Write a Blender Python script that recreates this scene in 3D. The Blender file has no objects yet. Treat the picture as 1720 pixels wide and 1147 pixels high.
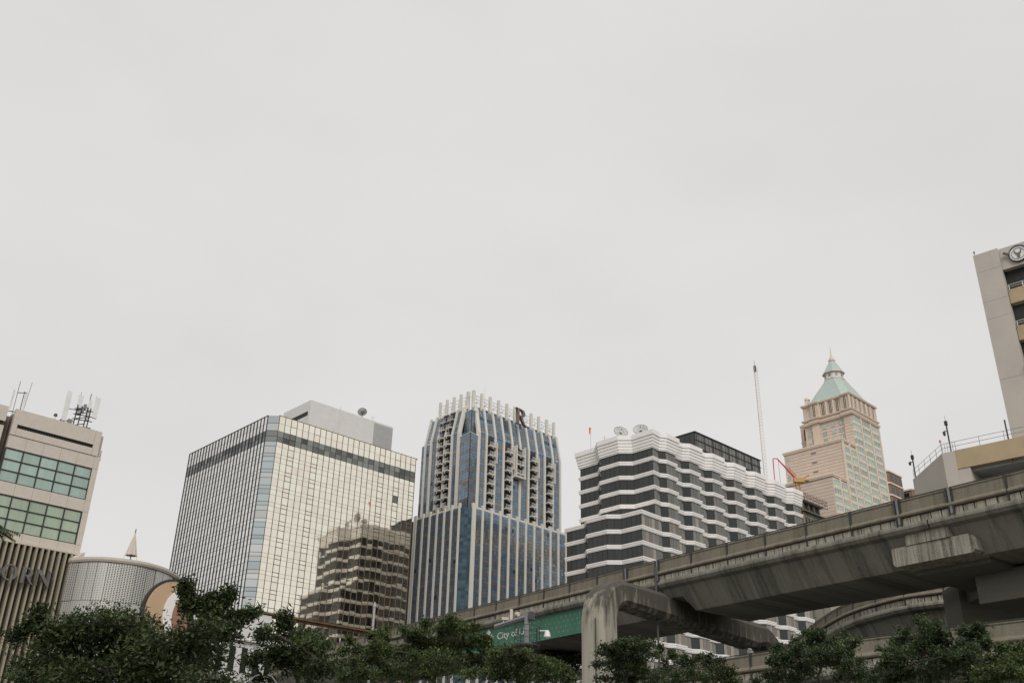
import bpy, math, random
import numpy as np
from mathutils import Vector, Matrix
S = bpy.context.scene
COL = S.collection
random.seed(7)
rng = np.random.default_rng(11)
R = math.radians

# ---------------------------------------------------------------- camera
cam_d = bpy.data.cameras.new('camera'); cam = bpy.data.objects.new('camera', cam_d); COL.objects.link(cam)
cam_d.sensor_width = 36; cam_d.lens = 1672 / 1720 * 36
cam_d.clip_start = 0.1; cam_d.clip_end = 6000
p_, r_ = R(26.4), R(1.36)
fw = Vector((0, math.cos(p_), math.sin(p_))); R0 = Vector((1, 0, 0)); U0 = Vector((0, -math.sin(p_), math.cos(p_)))
Rv = R0 * math.cos(r_) + U0 * math.sin(r_); Uv = -R0 * math.sin(r_) + U0 * math.cos(r_)
m = Matrix((Rv, Uv, -fw)).transposed().to_4x4(); m.translation = Vector((0, 0, 1.6)); cam.matrix_world = m
S.camera = cam
S.render.resolution_x = 1024; S.render.resolution_y = 682

# ---------------------------------------------------------------- sky and sun (overcast)
SUN_EL, SUN_AZ = 42, 172          # azimuth from +Y clockwise: behind and right of the camera
W = bpy.data.worlds.new('World'); S.world = W; W.use_nodes = True
nt = W.node_tree; nt.nodes.clear()
def N(t, typ, **k):
    n = t.nodes.new(typ)
    for a, b in k.items(): setattr(n, a, b)
    return n
sky = N(nt, 'ShaderNodeTexSky'); sky.sky_type = 'NISHITA'; sky.sun_disc = False
sky.sun_elevation = R(SUN_EL); sky.sun_rotation = R(SUN_AZ)
hs = N(nt, 'ShaderNodeHueSaturation'); hs.inputs['Saturation'].default_value = .25
tc = N(nt, 'ShaderNodeTexCoord'); mp = N(nt, 'ShaderNodeMapping'); mp.inputs['Scale'].default_value = (1, 1, 2.2)
nz = N(nt, 'ShaderNodeTexNoise'); nz.inputs['Scale'].default_value = 2.3; nz.inputs['Detail'].default_value = 5; nz.inputs['Roughness'].default_value = .5
cr = N(nt, 'ShaderNodeValToRGB'); cr.color_ramp.elements[0].position = .3; cr.color_ramp.elements[1].position = .72
cr.color_ramp.elements[0].color = (5.3, 5.25, 5.15, 1); cr.color_ramp.elements[1].color = (5.9, 5.83, 5.69, 1)
mx = N(nt, 'ShaderNodeMix', data_type='RGBA'); mx.inputs[0].default_value = .96
bg = N(nt, 'ShaderNodeBackground'); bg.inputs['Strength'].default_value = .1
wo = N(nt, 'ShaderNodeOutputWorld'); L = nt.links.new
L(sky.outputs[0], hs.inputs['Color']); L(tc.outputs['Generated'], mp.inputs[0]); L(mp.outputs[0], nz.inputs[0]); L(nz.outputs[0], cr.inputs[0])
L(hs.outputs[0], mx.inputs[6]); L(cr.outputs[0], mx.inputs[7]); L(mx.outputs[2], bg.inputs[0]); L(bg.outputs[0], wo.inputs[0])
sd = bpy.data.lights.new('sun', 'SUN'); sd.energy = 1.5; sd.angle = R(30); sd.color = (1, .96, .90)
sun = bpy.data.objects.new('sun', sd); COL.objects.link(sun)
az = R(SUN_AZ); el = R(SUN_EL)
sun.rotation_euler = Vector((math.sin(az) * math.cos(el), math.cos(az) * math.cos(el), math.sin(el))).to_track_quat('Z', 'Y').to_euler()
sun.location = (0, 0, 200)
S.view_settings.view_transform = 'Standard'; S.view_settings.look = 'None'
S.view_settings.exposure = 0.4; S.view_settings.gamma = 1; S.view_settings.use_curve_mapping = False

# ---------------------------------------------------------------- materials
def new_mat(name):
    m = bpy.data.materials.new(name); m.use_nodes = True; t = m.node_tree
    return m, t, t.nodes['Principled BSDF']
def noise(t, scale, mapscale=(1, 1, 1), detail=4, rough=.6, world=True):
    g = N(t, 'ShaderNodeNewGeometry') if world else N(t, 'ShaderNodeTexCoord')
    mp = N(t, 'ShaderNodeMapping'); mp.inputs['Scale'].default_value = mapscale
    t.links.new(g.outputs['Position'] if world else g.outputs['Object'], mp.inputs[0])
    n = N(t, 'ShaderNodeTexNoise'); n.inputs['Scale'].default_value = scale
    n.inputs['Detail'].default_value = detail; n.inputs['Roughness'].default_value = rough
    t.links.new(mp.outputs[0], n.inputs[0]); return n.outputs[0]
def ramp(t, src, stops):
    r = N(t, 'ShaderNodeValToRGB'); e = r.color_ramp.elements
    while len(e) < len(stops): e.new(.5)
    for i, (p, c) in enumerate(stops):
        e[i].position = p; e[i].color = (c, c, c, 1) if isinstance(c, (int, float)) else (*c, 1)
    t.links.new(src, r.inputs[0]); return r.outputs[0]
def mixc(t, fac, a, b, mode='MIX'):
    x = N(t, 'ShaderNodeMix', data_type='RGBA', blend_type=mode)
    for i, v in ((0, fac), (6, a), (7, b)):
        if hasattr(v, 'links') or hasattr(v, 'is_linked'): t.links.new(v, x.inputs[i])
        else: x.inputs[i].default_value = v if i == 0 else (*v, 1)
    return x.outputs[2]
def flat(name, col, rough=.6, metal=0, var=.12, scale=.8, bump=0, mscale=(1, 1, 1), spec=.5):
    m, t, b = new_mat(name)
    f = noise(t, scale, mscale)
    d = tuple(c * (1 - var) for c in col); l = tuple(min(1, c * (1 + var)) for c in col)
    t.links.new(ramp(t, f, [(.3, d), (.7, l)]), b.inputs['Base Color'])
    b.inputs['Roughness'].default_value = rough; b.inputs['Metallic'].default_value = metal
    b.inputs['Specular IOR Level'].default_value = spec
    if bump:
        bp = N(t, 'ShaderNodeBump'); bp.inputs['Strength'].default_value = bump; bp.inputs['Distance'].default_value = .02
        t.links.new(noise(t, scale * 12), bp.inputs['Height']); t.links.new(bp.outputs[0], b.inputs['Normal'])
    return m
def concrete(name, base, stain, streak=.7, streakscale=1.6, blotch=.5, bump=.5, along=False):
    m, t, b = new_mat(name)
    s1 = noise(t, streakscale, (1.6, 1.6, .09), 5, .65)
    s2 = noise(t, streakscale * 4, (1.5, 1.5, .05), 3, .6)
    if along:                      # streaks run down the web whatever its slope
        at = N(t, 'ShaderNodeAttribute', attribute_name='along'); gg = N(t, 'ShaderNodeNewGeometry'); sp = N(t, 'ShaderNodeSeparateXYZ'); t.links.new(gg.outputs['Position'], sp.inputs[0])
        def an(sc, kx, kz, det):
            cb = N(t, 'ShaderNodeCombineXYZ'); m1 = N(t, 'ShaderNodeMath', operation='MULTIPLY'); m1.inputs[1].default_value = kx; t.links.new(at.outputs['Fac'], m1.inputs[0])
            m2 = N(t, 'ShaderNodeMath', operation='MULTIPLY'); m2.inputs[1].default_value = kz; t.links.new(sp.outputs[2], m2.inputs[0])
            t.links.new(m1.outputs[0], cb.inputs[0]); t.links.new(m2.outputs[0], cb.inputs[1]); n = N(t, 'ShaderNodeTexNoise'); n.inputs['Scale'].default_value = sc; n.inputs['Detail'].default_value = det; n.inputs['Roughness'].default_value = .65; t.links.new(cb.outputs[0], n.inputs[0]); return n.outputs[0]
        s1 = an(streakscale, 1.0, .12, 6); s2 = an(streakscale * 4, 1.0, .06, 4)
    bl = noise(t, .45, (1, 1, 1), 6, .65)
    fine = noise(t, 9, (1, 1, 1), 4, .7)
    c = mixc(t, ramp(t, bl, [(.35, 0), (.7, blotch)]), base, tuple(x * .62 for x in base))
    c = mixc(t, ramp(t, s1, [(.45, 0), (.68, streak)]), c, stain)
    c = mixc(t, ramp(t, s2, [(.52, 0), (.72, streak * .6)]), c, tuple(x * .7 for x in stain))
    c = mixc(t, ramp(t, fine, [(.4, 0), (.75, .28)]), c, tuple(min(1, x * 1.35) for x in base))
    t.links.new(c, b.inputs['Base Color']); b.inputs['Roughness'].default_value = .9
    b.inputs['Specular IOR Level'].default_value = .25
    bp = N(t, 'ShaderNodeBump'); bp.inputs['Strength'].default_value = bump; bp.inputs['Distance'].default_value = .03
    t.links.new(fine, bp.inputs['Height']); t.links.new(bp.outputs[0], b.inputs['Normal'])
    return m
def mirror(name, col, rough=.04, jitter=.05, bump=.0, bscale=.3, metal=1.0):
    """reflective coated glass; each pane's coating differs a little"""
    m, t, b = new_mat(name)
    at = N(t, 'ShaderNodeAttribute', attribute_name='tone'); oi = N(t, 'ShaderNodeObjectInfo')
    ad = N(t, 'ShaderNodeMath', operation='ADD'); t.links.new(at.outputs['Fac'], ad.inputs[0]); t.links.new(oi.outputs['Random'], ad.inputs[1])
    fr = N(t, 'ShaderNodeMath', operation='FRACT'); t.links.new(ad.outputs[0], fr.inputs[0])
    c = ramp(t, fr.outputs[0], [(0, tuple(x * (1 - jitter * 1.6) for x in col)), (1, tuple(min(1, x * (1 + jitter)) for x in col))])
    t.links.new(c, b.inputs['Base Color'])
    b.inputs['Metallic'].default_value = metal; b.inputs['Roughness'].default_value = rough
    if bump:
        bp = N(t, 'ShaderNodeBump'); bp.inputs['Strength'].default_value = bump; bp.inputs['Distance'].default_value = .05
        t.links.new(noise(t, bscale, (1, 1, 1), 2, .5), bp.inputs['Height']); t.links.new(bp.outputs[0], b.inputs['Normal'])
    return m
def dglass(name, col, rough=.06, ior=1.6, jitter=.35):
    m, t, b = new_mat(name)
    at = N(t, 'ShaderNodeAttribute', attribute_name='tone'); oi = N(t, 'ShaderNodeObjectInfo')
    ad = N(t, 'ShaderNodeMath', operation='ADD'); t.links.new(at.outputs['Fac'], ad.inputs[0]); t.links.new(oi.outputs['Random'], ad.inputs[1])
    fr = N(t, 'ShaderNodeMath', operation='FRACT'); t.links.new(ad.outputs[0], fr.inputs[0])
    c = ramp(t, fr.outputs[0], [(0, tuple(x * (1 - jitter) for x in col)), (1, tuple(min(1, x * (1 + jitter)) for x in col))])
    v = noise(t, 1.1, (2.2, 2.2, .4), 3)
    c = mixc(t, ramp(t, v, [(.4, 0), (.75, .4)]), c, tuple(x * .55 for x in col))
    t.links.new(c, b.inputs['Base Color']); b.inputs['Roughness'].default_value = rough; b.inputs['IOR'].default_value = ior
    bp = N(t, 'ShaderNodeBump'); bp.inputs['Strength'].default_value = .12; bp.inputs['Distance'].default_value = .05
    t.links.new(noise(t, .5, (1, 1, 1), 2, .5), bp.inputs['Height']); t.links.new(bp.outputs[0], b.inputs['Normal'])
    return m
def leafmat(name, lo, mid, hi):
    m, t, b = new_mat(name)
    at = N(t, 'ShaderNodeAttribute', attribute_name='tone')
    c = ramp(t, at.outputs['Fac'], [(0, lo), (.6, mid), (1, hi)])
    t.links.new(c, b.inputs['Base Color']); b.inputs['Roughness'].default_value = .55
    b.inputs['Specular IOR Level'].default_value = .35
    tr = N(t, 'ShaderNodeBsdfTranslucent'); t.links.new(c, tr.inputs[0])
    ms = N(t, 'ShaderNodeMixShader'); ms.inputs[0].default_value = .35
    out = t.nodes['Material Output']
    t.links.new(b.outputs[0], ms.inputs[1]); t.links.new(tr.outputs[0], ms.inputs[2]); t.links.new(ms.outputs[0], out.inputs[0])
    return m

M = {}
M['asphalt'] = flat('asphalt', (.05, .05, .05), .9, var=.25, bump=.4)
M['paving'] = flat('paving', (.17, .165, .15), .9, var=.2, bump=.3)
M['ground'] = flat('ground', (.09, .09, .08), .95, var=.3)
M['paint'] = flat('road_paint', (.75, .75, .72), .7)
M['conc_far'] = concrete('lightened_web_concrete', (.31, .295, .245), (.07, .066, .056), .9, 1.3, .3, along=True)  # lighter copy of the girder concrete, offsetting shade from the deck above
M['conc'] = concrete('weathered_concrete', (.24, .23, .19), (.045, .043, .036), .85)
M['conc_dark'] = concrete('grimy_concrete', (.235, .225, .19), (.07, .066, .056), .95, 1.3, .3, along=True)
M['conc_panel'] = concrete('parapet_concrete', (.20, .18, .14), (.085, .07, .05), .55, 1.1, .35)
M['conc_slab'] = concrete('edge_slab_concrete', (.42, .385, .32), (.05, .045, .04), .8, 3.2)
M['conc_light'] = concrete('pale_pier_concrete', (.36, .335, .28), (.055, .05, .04), .95, 1.9, .6)
M['conc_pier'] = concrete('pier_concrete', (.30, .28, .235), (.09, .082, .068), .6, 1.3)
M['stone'] = flat('beige_stone', (.54, .485, .425), .85, var=.05, scale=2.5, bump=.15)
M['stone2'] = flat('pale_wall_paint', (.47, .43, .385), .85, var=.06, scale=.5, bump=.2)
M['white'] = flat('white_paint', (.78, .755, .735), .6, var=.05, scale=.3, mscale=(1, 1, .3))
M['white2'] = flat('white_plaster', (.62, .61, .60), .7, var=.04)
M['greyplaster'] = flat('grey_plaster', (.36, .36, .36), .8, var=.05)
M['ochre'] = flat('ochre_plaster', (.42, .33, .205), .85, var=.10, scale=.6, bump=.2)
M['dark'] = flat('recess_shade', (.022, .024, .024), .8, var=.2)  # near-black standing in for shade inside openings and recesses
M['darkmetal'] = flat('dark_metal', (.03, .03, .03), .5, var=.2)
M['brownmetal'] = flat('bronze_mullion', (.15, .095, .055), .45, metal=.3, var=.2)
M['greymetal'] = flat('grey_metal', (.22, .22, .22), .5, metal=.3)
M['whitemetal'] = flat('white_metal', (.7, .7, .69), .5)
M['gold'] = mirror('gold_coated_glass', (1.0, .925, .80), .03, .05, .08, .16)
M['silver'] = mirror('silver_coated_glass', (.80, .79, .77), .05, .06, .05)
M['band'] = mirror('smoked_glass', (.22, .23, .22), .08, .35)
M['cyan'] = mirror('pale_blue_glass', (.52, .575, .58), .05, .10)
M['cyan2'] = mirror('pale_grey_glass', (.66, .67, .655), .05, .08)
M['teal'] = dglass('teal_glass', (.36, .47, .42), .12, 1.5, .10)
M['teal2'] = dglass('green_glass', (.35, .43, .33), .12, 1.5, .12)
M['blue'] = mirror('blue_coated_glass', (.18, .24, .30), .08, .12, .12, .2, metal=.5)
M['bluegrey'] = mirror('grey_spandrel_glass', (.21, .205, .20), .15, .2, metal=.4)
M['bluedark'] = mirror('deep_blue_glass', (.05, .085, .11), .06, .3, metal=.4)
M['cream'] = flat('cream_cladding', (.61, .585, .535), .7, var=.05, scale=1.2)
M['hglass'] = dglass('dark_hotel_glass', (.020, .024, .021), .06, 1.55, .3)
M['hglass2'] = dglass('reflection_grey_glass', (.125, .122, .11), .08, 1.6, .25)  # grey base stands in for sky reflected in the right-facing panes
M['hcurtain'] = dglass('curtained_glass', (.23, .205, .175), .15, 1.5, .45)
M['pink'] = flat('pinkish_stone', (.60, .49, .41), .85, var=.06, scale=.5)
M['pinktrim'] = flat('cream_pink_trim', (.66, .56, .46), .8, var=.05)
M['copper'] = flat('pale_green_roof', (.36, .435, .41), .6, var=.06)
M['aqua'] = dglass('aqua_window', (.29, .44, .41), .1, 1.6, .3)
M['brown'] = flat('brown_brick', (.20, .145, .11), .9, var=.15)
M['tan'] = flat('tan_panel', (.50, .35, .225), .6, var=.04)
M['terracotta'] = flat('brown_oval', (.30, .165, .11), .6, var=.06)
M['mesh_dish'] = flat('pale_mesh', (.50, .50, .49), .6)
M['mast_paint'] = flat('faded_mast_paint', (.62, .50, .46), .6, var=.25, scale=.25)
M['grey_letter'] = flat('grey_letter_metal', (.13, .13, .125), .5, metal=.2)
M['brown_letter'] = flat('brown_letter_metal', (.16, .12, .105), .5, metal=.2)
M['red'] = flat('red_paint', (.50, .075, .05), .5)
M['yellow'] = flat('yellow_paint', (.46, .26, .08), .5)
M['orange'] = flat('orange_cloth', (.80, .20, .07), .8)
M['bark'] = flat('bark', (.055, .045, .035), .95, var=.3, bump=.5)
M['leafA'] = leafmat('dark_leaves', (.028, .040, .016), (.060, .085, .032), (.15, .19, .055))
M['leafB'] = leafmat('mid_green_leaves', (.036, .055, .020), (.090, .125, .042), (.21, .25, .07))
M['leafC'] = leafmat('deep_green_leaves', (.026, .045, .020), (.068, .100, .040), (.15, .19, .06))
M['yellowrib'] = flat('rib_cladding', (.33, .285, .21), .6, var=.08, scale=1.5, mscale=(1, 1, .2))
M['ribback'] = flat('dark_teal_backing', (.018, .028, .03), .5)
M['stone_slab'] = flat('narrow_stone_strip', (.20, .165, .135), .8, var=.2, scale=3, mscale=(1, 1, .15))

# perforated metal for the drum
m, t, b = new_mat('perforated_metal')
uv = N(t, 'ShaderNodeUVMap'); sep = N(t, 'ShaderNodeSeparateXYZ'); t.links.new(uv.outputs[0], sep.inputs[0])
def mth(op, a, b_=None):
    n = N(t, 'ShaderNodeMath', operation=op)
    for i, v in enumerate((a, b_)):
        if v is None: continue
        if isinstance(v, (int, float)): n.inputs[i].default_value = v
        else: t.links.new(v, n.inputs[i])
    return n.outputs[0]
rowi = mth('FLOOR', sep.outputs[1]); off = mth('MULTIPLY', mth('MODULO', rowi, 2), .12)
fx = mth('SUBTRACT', mth('FRACT', mth('ADD', sep.outputs[0], off)), .5); fy = mth('SUBTRACT', mth('FRACT', sep.outputs[1]), .5)
dd = mth('SQRT', mth('ADD', mth('MULTIPLY', fx, fx), mth('MULTIPLY', fy, fy)))
oi = N(t, 'ShaderNodeObjectInfo'); hole = mth('LESS_THAN', dd, mth('ADD', mth('MULTIPLY', oi.outputs['Random'], .22), .16))
c = mixc(t, hole, (.50, .49, .46), (.05, .05, .05))
t.links.new(c, b.inputs['Base Color']); b.inputs['Roughness'].default_value = .38; b.inputs['Metallic'].default_value = .35
M['perf'] = m
# green banner print: brush-stroke marks
m, t, b = new_mat('green_banner_print')
uv = N(t, 'ShaderNodeUVMap'); sep = N(t, 'ShaderNodeSeparateXYZ'); t.links.new(uv.outputs[0], sep.inputs[0])
rowi = mth('FLOOR', sep.outputs[1]); off = mth('MULTIPLY', mth('MODULO', rowi, 2), .5)
fx = mth('ABSOLUTE', mth('SUBTRACT', mth('FRACT', mth('ADD', sep.outputs[0], off)), .5)); fy = mth('ABSOLUTE', mth('SUBTRACT', mth('FRACT', sep.outputs[1]), .5))
mk = mth('LESS_THAN', mth('ADD', mth('MULTIPLY', fx, 2.0), fy), .24)
g = ramp(t, noise(t, 1.2, (1, 1, .3)), [(.3, (.034, .125, .08)), (.7, (.05, .17, .105))])
fade = ramp(t, noise(t, .5), [(.4, .10), (.6, .5)])
fm = mth('MULTIPLY', mk, fade)
c = mixc(t, fm, g, (.40, .55, .45))
t.links.new(c, b.inputs['Base Color']); b.inputs['Roughness'].default_value = .6
M['green'] = m
# soot-stained concrete for the portal bend
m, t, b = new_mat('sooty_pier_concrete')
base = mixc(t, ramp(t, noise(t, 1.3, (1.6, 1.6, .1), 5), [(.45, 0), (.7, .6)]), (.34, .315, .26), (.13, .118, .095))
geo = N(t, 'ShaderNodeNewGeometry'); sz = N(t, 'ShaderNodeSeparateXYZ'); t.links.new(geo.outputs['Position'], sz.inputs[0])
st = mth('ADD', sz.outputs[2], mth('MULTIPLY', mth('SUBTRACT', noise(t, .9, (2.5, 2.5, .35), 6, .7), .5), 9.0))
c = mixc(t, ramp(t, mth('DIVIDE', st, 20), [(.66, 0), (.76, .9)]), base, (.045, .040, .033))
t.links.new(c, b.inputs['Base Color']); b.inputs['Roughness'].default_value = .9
bp = N(t, 'ShaderNodeBump'); bp.inputs['Strength'].default_value = .5; bp.inputs['Distance'].default_value = .03
t.links.new(noise(t, 8), bp.inputs['Height']); t.links.new(bp.outputs[0], b.inputs['Normal'])
M['sooty'] = m

# ---------------------------------------------------------------- mesh helpers
class Geo:
    def __init__(s): s.v = []; s.f = []; s.m = []; s.t = []; s.uv = None
    def face(s, pts, mi=0, tone=0.0):
        i = len(s.v); s.v += [tuple(p) for p in pts]; s.f.append(tuple(range(i, i + len(pts)))); s.m.append(mi); s.t.append(tone)
    def box(s, x0, x1, y0, y1, z0, z1, mi=0, tone=0.0):
        i = len(s.v)
        s.v += [(x0, y0, z0), (x1, y0, z0), (x1, y1, z0), (x0, y1, z0), (x0, y0, z1), (x1, y0, z1), (x1, y1, z1), (x0, y1, z1)]
        for q in ((0, 3, 2, 1), (4, 5, 6, 7), (0, 1, 5, 4), (1, 2, 6, 5), (2, 3, 7, 6), (3, 0, 4, 7)):
            s.f.append(tuple(i + k for k in q)); s.m.append(mi); s.t.append(tone)
    def prism(s, poly, z0, z1, mi=0, cap=True, top=None):
        """poly counter-clockwise list of (x,y); top: other polygon at z1"""
        i = len(s.v); n = len(poly); top = top or poly
        s.v += [(x, y, z0) for x, y in poly] + [(x, y, z1) for x, y in top]
        for k in range(n):
            s.f.append((i + k, i + (k + 1) % n, i + n + (k + 1) % n, i + n + k)); s.m.append(mi); s.t.append(0)
        if cap:
            s.f.append(tuple(i + k for k in reversed(range(n)))); s.f.append(tuple(i + n + k for k in range(n))); s.m += [mi, mi]; s.t += [0, 0]
    def tube(s, pts, r, n=6, mi=0, cap=True):
        pts = [Vector(p) for p in pts]; rs = r if isinstance(r, (list, tuple)) else [r] * len(pts); rings = []
        ref = Vector((0, 0, 1))
        for k, p in enumerate(pts):
            d = (pts[min(k + 1, len(pts) - 1)] - pts[max(k - 1, 0)]).normalized()
            a = d.cross(ref)
            if a.length < .05: a = d.cross(Vector((1, 0, 0)))
            a.normalize(); b_ = d.cross(a); i = len(s.v)
            for q in range(n):
                an = 2 * math.pi * q / n; s.v.append(tuple(p + a * (rs[k] * math.cos(an)) + b_ * (rs[k] * math.sin(an))))
            rings.append(i)
        for k in range(len(pts) - 1):
            for q in range(n):
                s.f.append((rings[k] + q, rings[k + 1] + q, rings[k + 1] + (q + 1) % n, rings[k] + (q + 1) % n)); s.m.append(mi); s.t.append(0)
        if cap:
            s.f.append(tuple(rings[0] + q for q in range(n))); s.f.append(tuple(rings[-1] + q for q in reversed(range(n)))); s.m += [mi, mi]; s.t += [0, 0]
    def sweep(s, frames, sec, mi=0, closed=True, cap=True):
        """frames: list of (origin, side, up) ; sec: list of (a,b)"""
        n = len(sec); rings = []
        for o, a, b_ in frames:
            rings.append(len(s.v)); s.v += [tuple(o + a * p + b_ * q) for p, q in sec]
        for k in range(len(frames) - 1):
            for q in range(n if closed else n - 1):
                s.f.append((rings[k] + q, rings[k] + (q + 1) % n, rings[k + 1] + (q + 1) % n, rings[k + 1] + q)); s.m.append(mi); s.t.append(0)
        if cap and closed:
            s.f.append(tuple(rings[0] + q for q in reversed(range(n)))); s.f.append(tuple(rings[-1] + q for q in range(n))); s.m += [mi, mi]; s.t += [0, 0]
    def mesh(s, name, mats, smooth=False):
        me = bpy.data.meshes.new(name); me.from_pydata(s.v, [], s.f)
        for mm in mats: me.materials.append(M[mm] if isinstance(mm, str) else mm)
        me.polygons.foreach_set('material_index', s.m)
        if smooth: me.polygons.foreach_set('use_smooth', [True] * len(s.f))
        if any(s.t):
            a = me.attributes.new('tone', 'FLOAT', 'FACE'); a.data.foreach_set('value', s.t)
        me.update(); return me
    def build(s, name, mats, parent=None, smooth=False, **k):
        if isinstance(mats, str): mats = [mats]
        return link(name, s.mesh(name, mats, smooth), parent, **k)
def link(name, data, parent=None, loc=None, rot=None, **k):
    o = bpy.data.objects.new(name, data); COL.objects.link(o)
    if parent: o.parent = parent
    if loc is not None: o.location = loc
    if rot is not None: o.rotation_euler = rot
    for a, b_ in k.items(): o[a] = b_
    return o
def thing(name, label, cat, loc=(0, 0, 0), yaw=0, group=None, kind=None):
    o = bpy.data.objects.new(name, None); COL.objects.link(o); o.empty_display_size = .1
    o.location = loc; o.rotation_euler = (0, 0, R(yaw)); o['label'] = label; o['category'] = cat
    if group: o['group'] = group
    if kind: o['kind'] = kind
    return o
def shape2d(name, contours, depth, mat, parent=None, mw=None, **k):
    """flat letter or emblem with holes, extruded"""
    cu = bpy.data.curves.new(name, 'CURVE'); cu.dimensions = '2D'; cu.fill_mode = 'BOTH'; cu.extrude = depth / 2
    for c in contours:
        sp = cu.splines.new('POLY'); sp.points.add(len(c) - 1); sp.use_cyclic_u = True
        for i, (x, y) in enumerate(c): sp.points[i].co = (x, y, 0, 1)
    tmp = bpy.data.objects.new('tmp', cu); me = bpy.data.meshes.new_from_object(tmp)
    bpy.data.objects.remove(tmp); bpy.data.curves.remove(cu)
    me.materials.clear(); me.materials.append(M[mat])
    o = link(name, me, parent, **k)
    if mw is not None: o.matrix_local = mw
    return o
def text2d(name, body, size, depth, mat, parent=None, mw=None, **k):
    cu = bpy.data.curves.new(name, 'FONT'); cu.body = body; cu.size = size; cu.extrude = depth / 2
    tmp = bpy.data.objects.new('tmp', cu); me = bpy.data.meshes.new_from_object(tmp)
    bpy.data.objects.remove(tmp); bpy.data.curves.remove(cu)
    me.materials.clear(); me.materials.append(M[mat])
    o = link(name, me, parent, **k)
    if mw is not None: o.matrix_local = mw
    return o
def basis(o, x, y, z):
    mm = Matrix((x, y, z)).transposed().to_4x4(); mm.translation = Vector(o); return mm
def ell(cx, cy, rx, ry, n=40, a0=0, a1=360, rot=0):
    out = []
    for i in range(n if a1 - a0 == 360 else n + 1):
        a = R(a0 + (a1 - a0) * i / n); x = rx * math.cos(a); y = ry * math.sin(a)
        out.append((cx + x * math.cos(R(rot)) - y * math.sin(R(rot)), cy + x * math.sin(R(rot)) + y * math.cos(R(rot))))
    return out
def offset_poly(poly, d):
    """outward offset of a counter-clockwise polygon with capped mitres"""
    n = len(poly); out = []
    for i in range(n):
        p0 = Vector(poly[i - 1]); p1 = Vector(poly[i]); p2 = Vector(poly[(i + 1) % n])
        a = (p1 - p0).normalized(); b_ = (p2 - p1).normalized()
        na = Vector((a.y, -a.x)); nb = Vector((b_.y, -b_.x)); s = na + nb
        if s.length < 1e-4: s = na
        k = d / max(.45, s.normalized().dot(na)); out.append(tuple(p1 + s.normalized() * k))
    return out

# ---------------------------------------------------------------- ground, road, pavement
g = Geo(); g.face([(-3000, -3000, 0), (3000, -3000, 0), (3000, 3000, 0), (-3000, 3000, 0)]); g.build('ground', 'ground', kind='structure')
# road runs beneath the viaduct, direction 128 degrees
dv = Vector((math.cos(R(128)), math.sin(R(128)), 0)); nv = Vector((-dv.y, dv.x, 0))
def strip(name, s0, s1, w0, w1, z, mat, h=0, **k):
    g = Geo(); P = [dv * s + nv * w for s, w in ((s0, w0), (s1, w0), (s1, w1), (s0, w1))]
    g.prism([(p.x, p.y) for p in P][::-1] if False else [(p.x, p.y) for p in P], 0 if h else z - .001, h if h else z, cap=True)
    return g.build(name, mat, **k)
strip('road', -60, 260, -75, -37, .004, 'asphalt', kind='structure')
for k_, (a_, b_) in enumerate(((-37, -20), (-92, -75))):
    strip('pavement', -60, 260, a_, b_, 0, 'paving', h=.13, kind='structure')
g = Geo()
for q in range(-8, 34):
    for w_ in (-47, -65):
        P = [dv * s + nv * w for s, w in ((q * 8, w_ - .07), (q * 8 + 3, w_ - .07), (q * 8 + 3, w_ + .07), (q * 8, w_ + .07))]
        g.face([(p.x, p.y, .009) for p in P])
g.build('lane_marking', 'paint', kind='structure')

def wallgrid(geo, o, ux, nrm, length, zs, ncol, gap, proud, fn, jit=.012, skip=None):
    """quads on a vertical plane; fn(row, col) -> (material index, tone)"""
    o = Vector((*o, 0)); ux = Vector((*ux, 0)).normalized(); nrm = Vector((*nrm, 0)).normalized(); w = length / ncol
    for ri in range(len(zs) - 1):
        z1, z0 = zs[ri], zs[ri + 1]
        for c in range(ncol):
            if skip and skip(ri, c): continue
            mi, tone = fn(ri, c); a = c * w + gap / 2; b_ = (c + 1) * w - gap / 2
            j = [random.uniform(-jit, jit) for _ in range(3)]; j.append(j[0] + j[2] - j[1])
            co = [(a, z0 + gap / 2), (b_, z0 + gap / 2), (b_, z1 - gap / 2), (a, z1 - gap / 2)]
            geo.face([o + ux * x + nrm * (proud + jj) + Vector((0, 0, z)) for (x, z), jj in zip(co, j)], mi, tone)

# ================================================================ mirrored glass tower
T = thing('mirror_glass_tower', 'gold and silver mirror-glass office block with a clipped corner, left of the blue tower', 'office building', (-49.583, 199.734, 0), 43)
g = Geo(); g.prism([(0, .12), (37.3, .12), (37.9, .8), (37.9, 37.2), (-1.68, 37.2), (-1.68, 1.72)], 0, 81.55); g.build('core', 'brownmetal', T)
rows = [81.6, 79.85, 78.15, 76.9, 75.7, 74.65, 73.1]
while rows[-1] > 24: rows += [rows[-1] - .8, rows[-1] - 1.9, rows[-1] - 3.53]
rows_all = [z for z in rows if z > 20]
NC = 25; CW = 37.4 / NC
def is_main(ri): return ri < 3 or (rows_all[ri] - rows_all[ri + 1] > 1.5 and rows_all[ri + 1] > 41)
cache = {}
def pane_obj(parent, w, h, mat, loc, rotz=0, name='pane', depth=.05, jit=.0016, **k):
    key = (round(w, 2), round(h, 2), mat, name)
    if key not in cache:
        q = Geo(); q.box(-w / 2, w / 2, -depth / 2, depth / 2, -h / 2, h / 2); cache[key] = q.mesh(name, [mat])
    return link(name, cache[key], parent, loc, (random.gauss(0, jit), 0, rotz + random.gauss(0, jit)), **k)
cnt = 0; g = Geo()
thick = {2, 6, 18, 21, 24}
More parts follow.
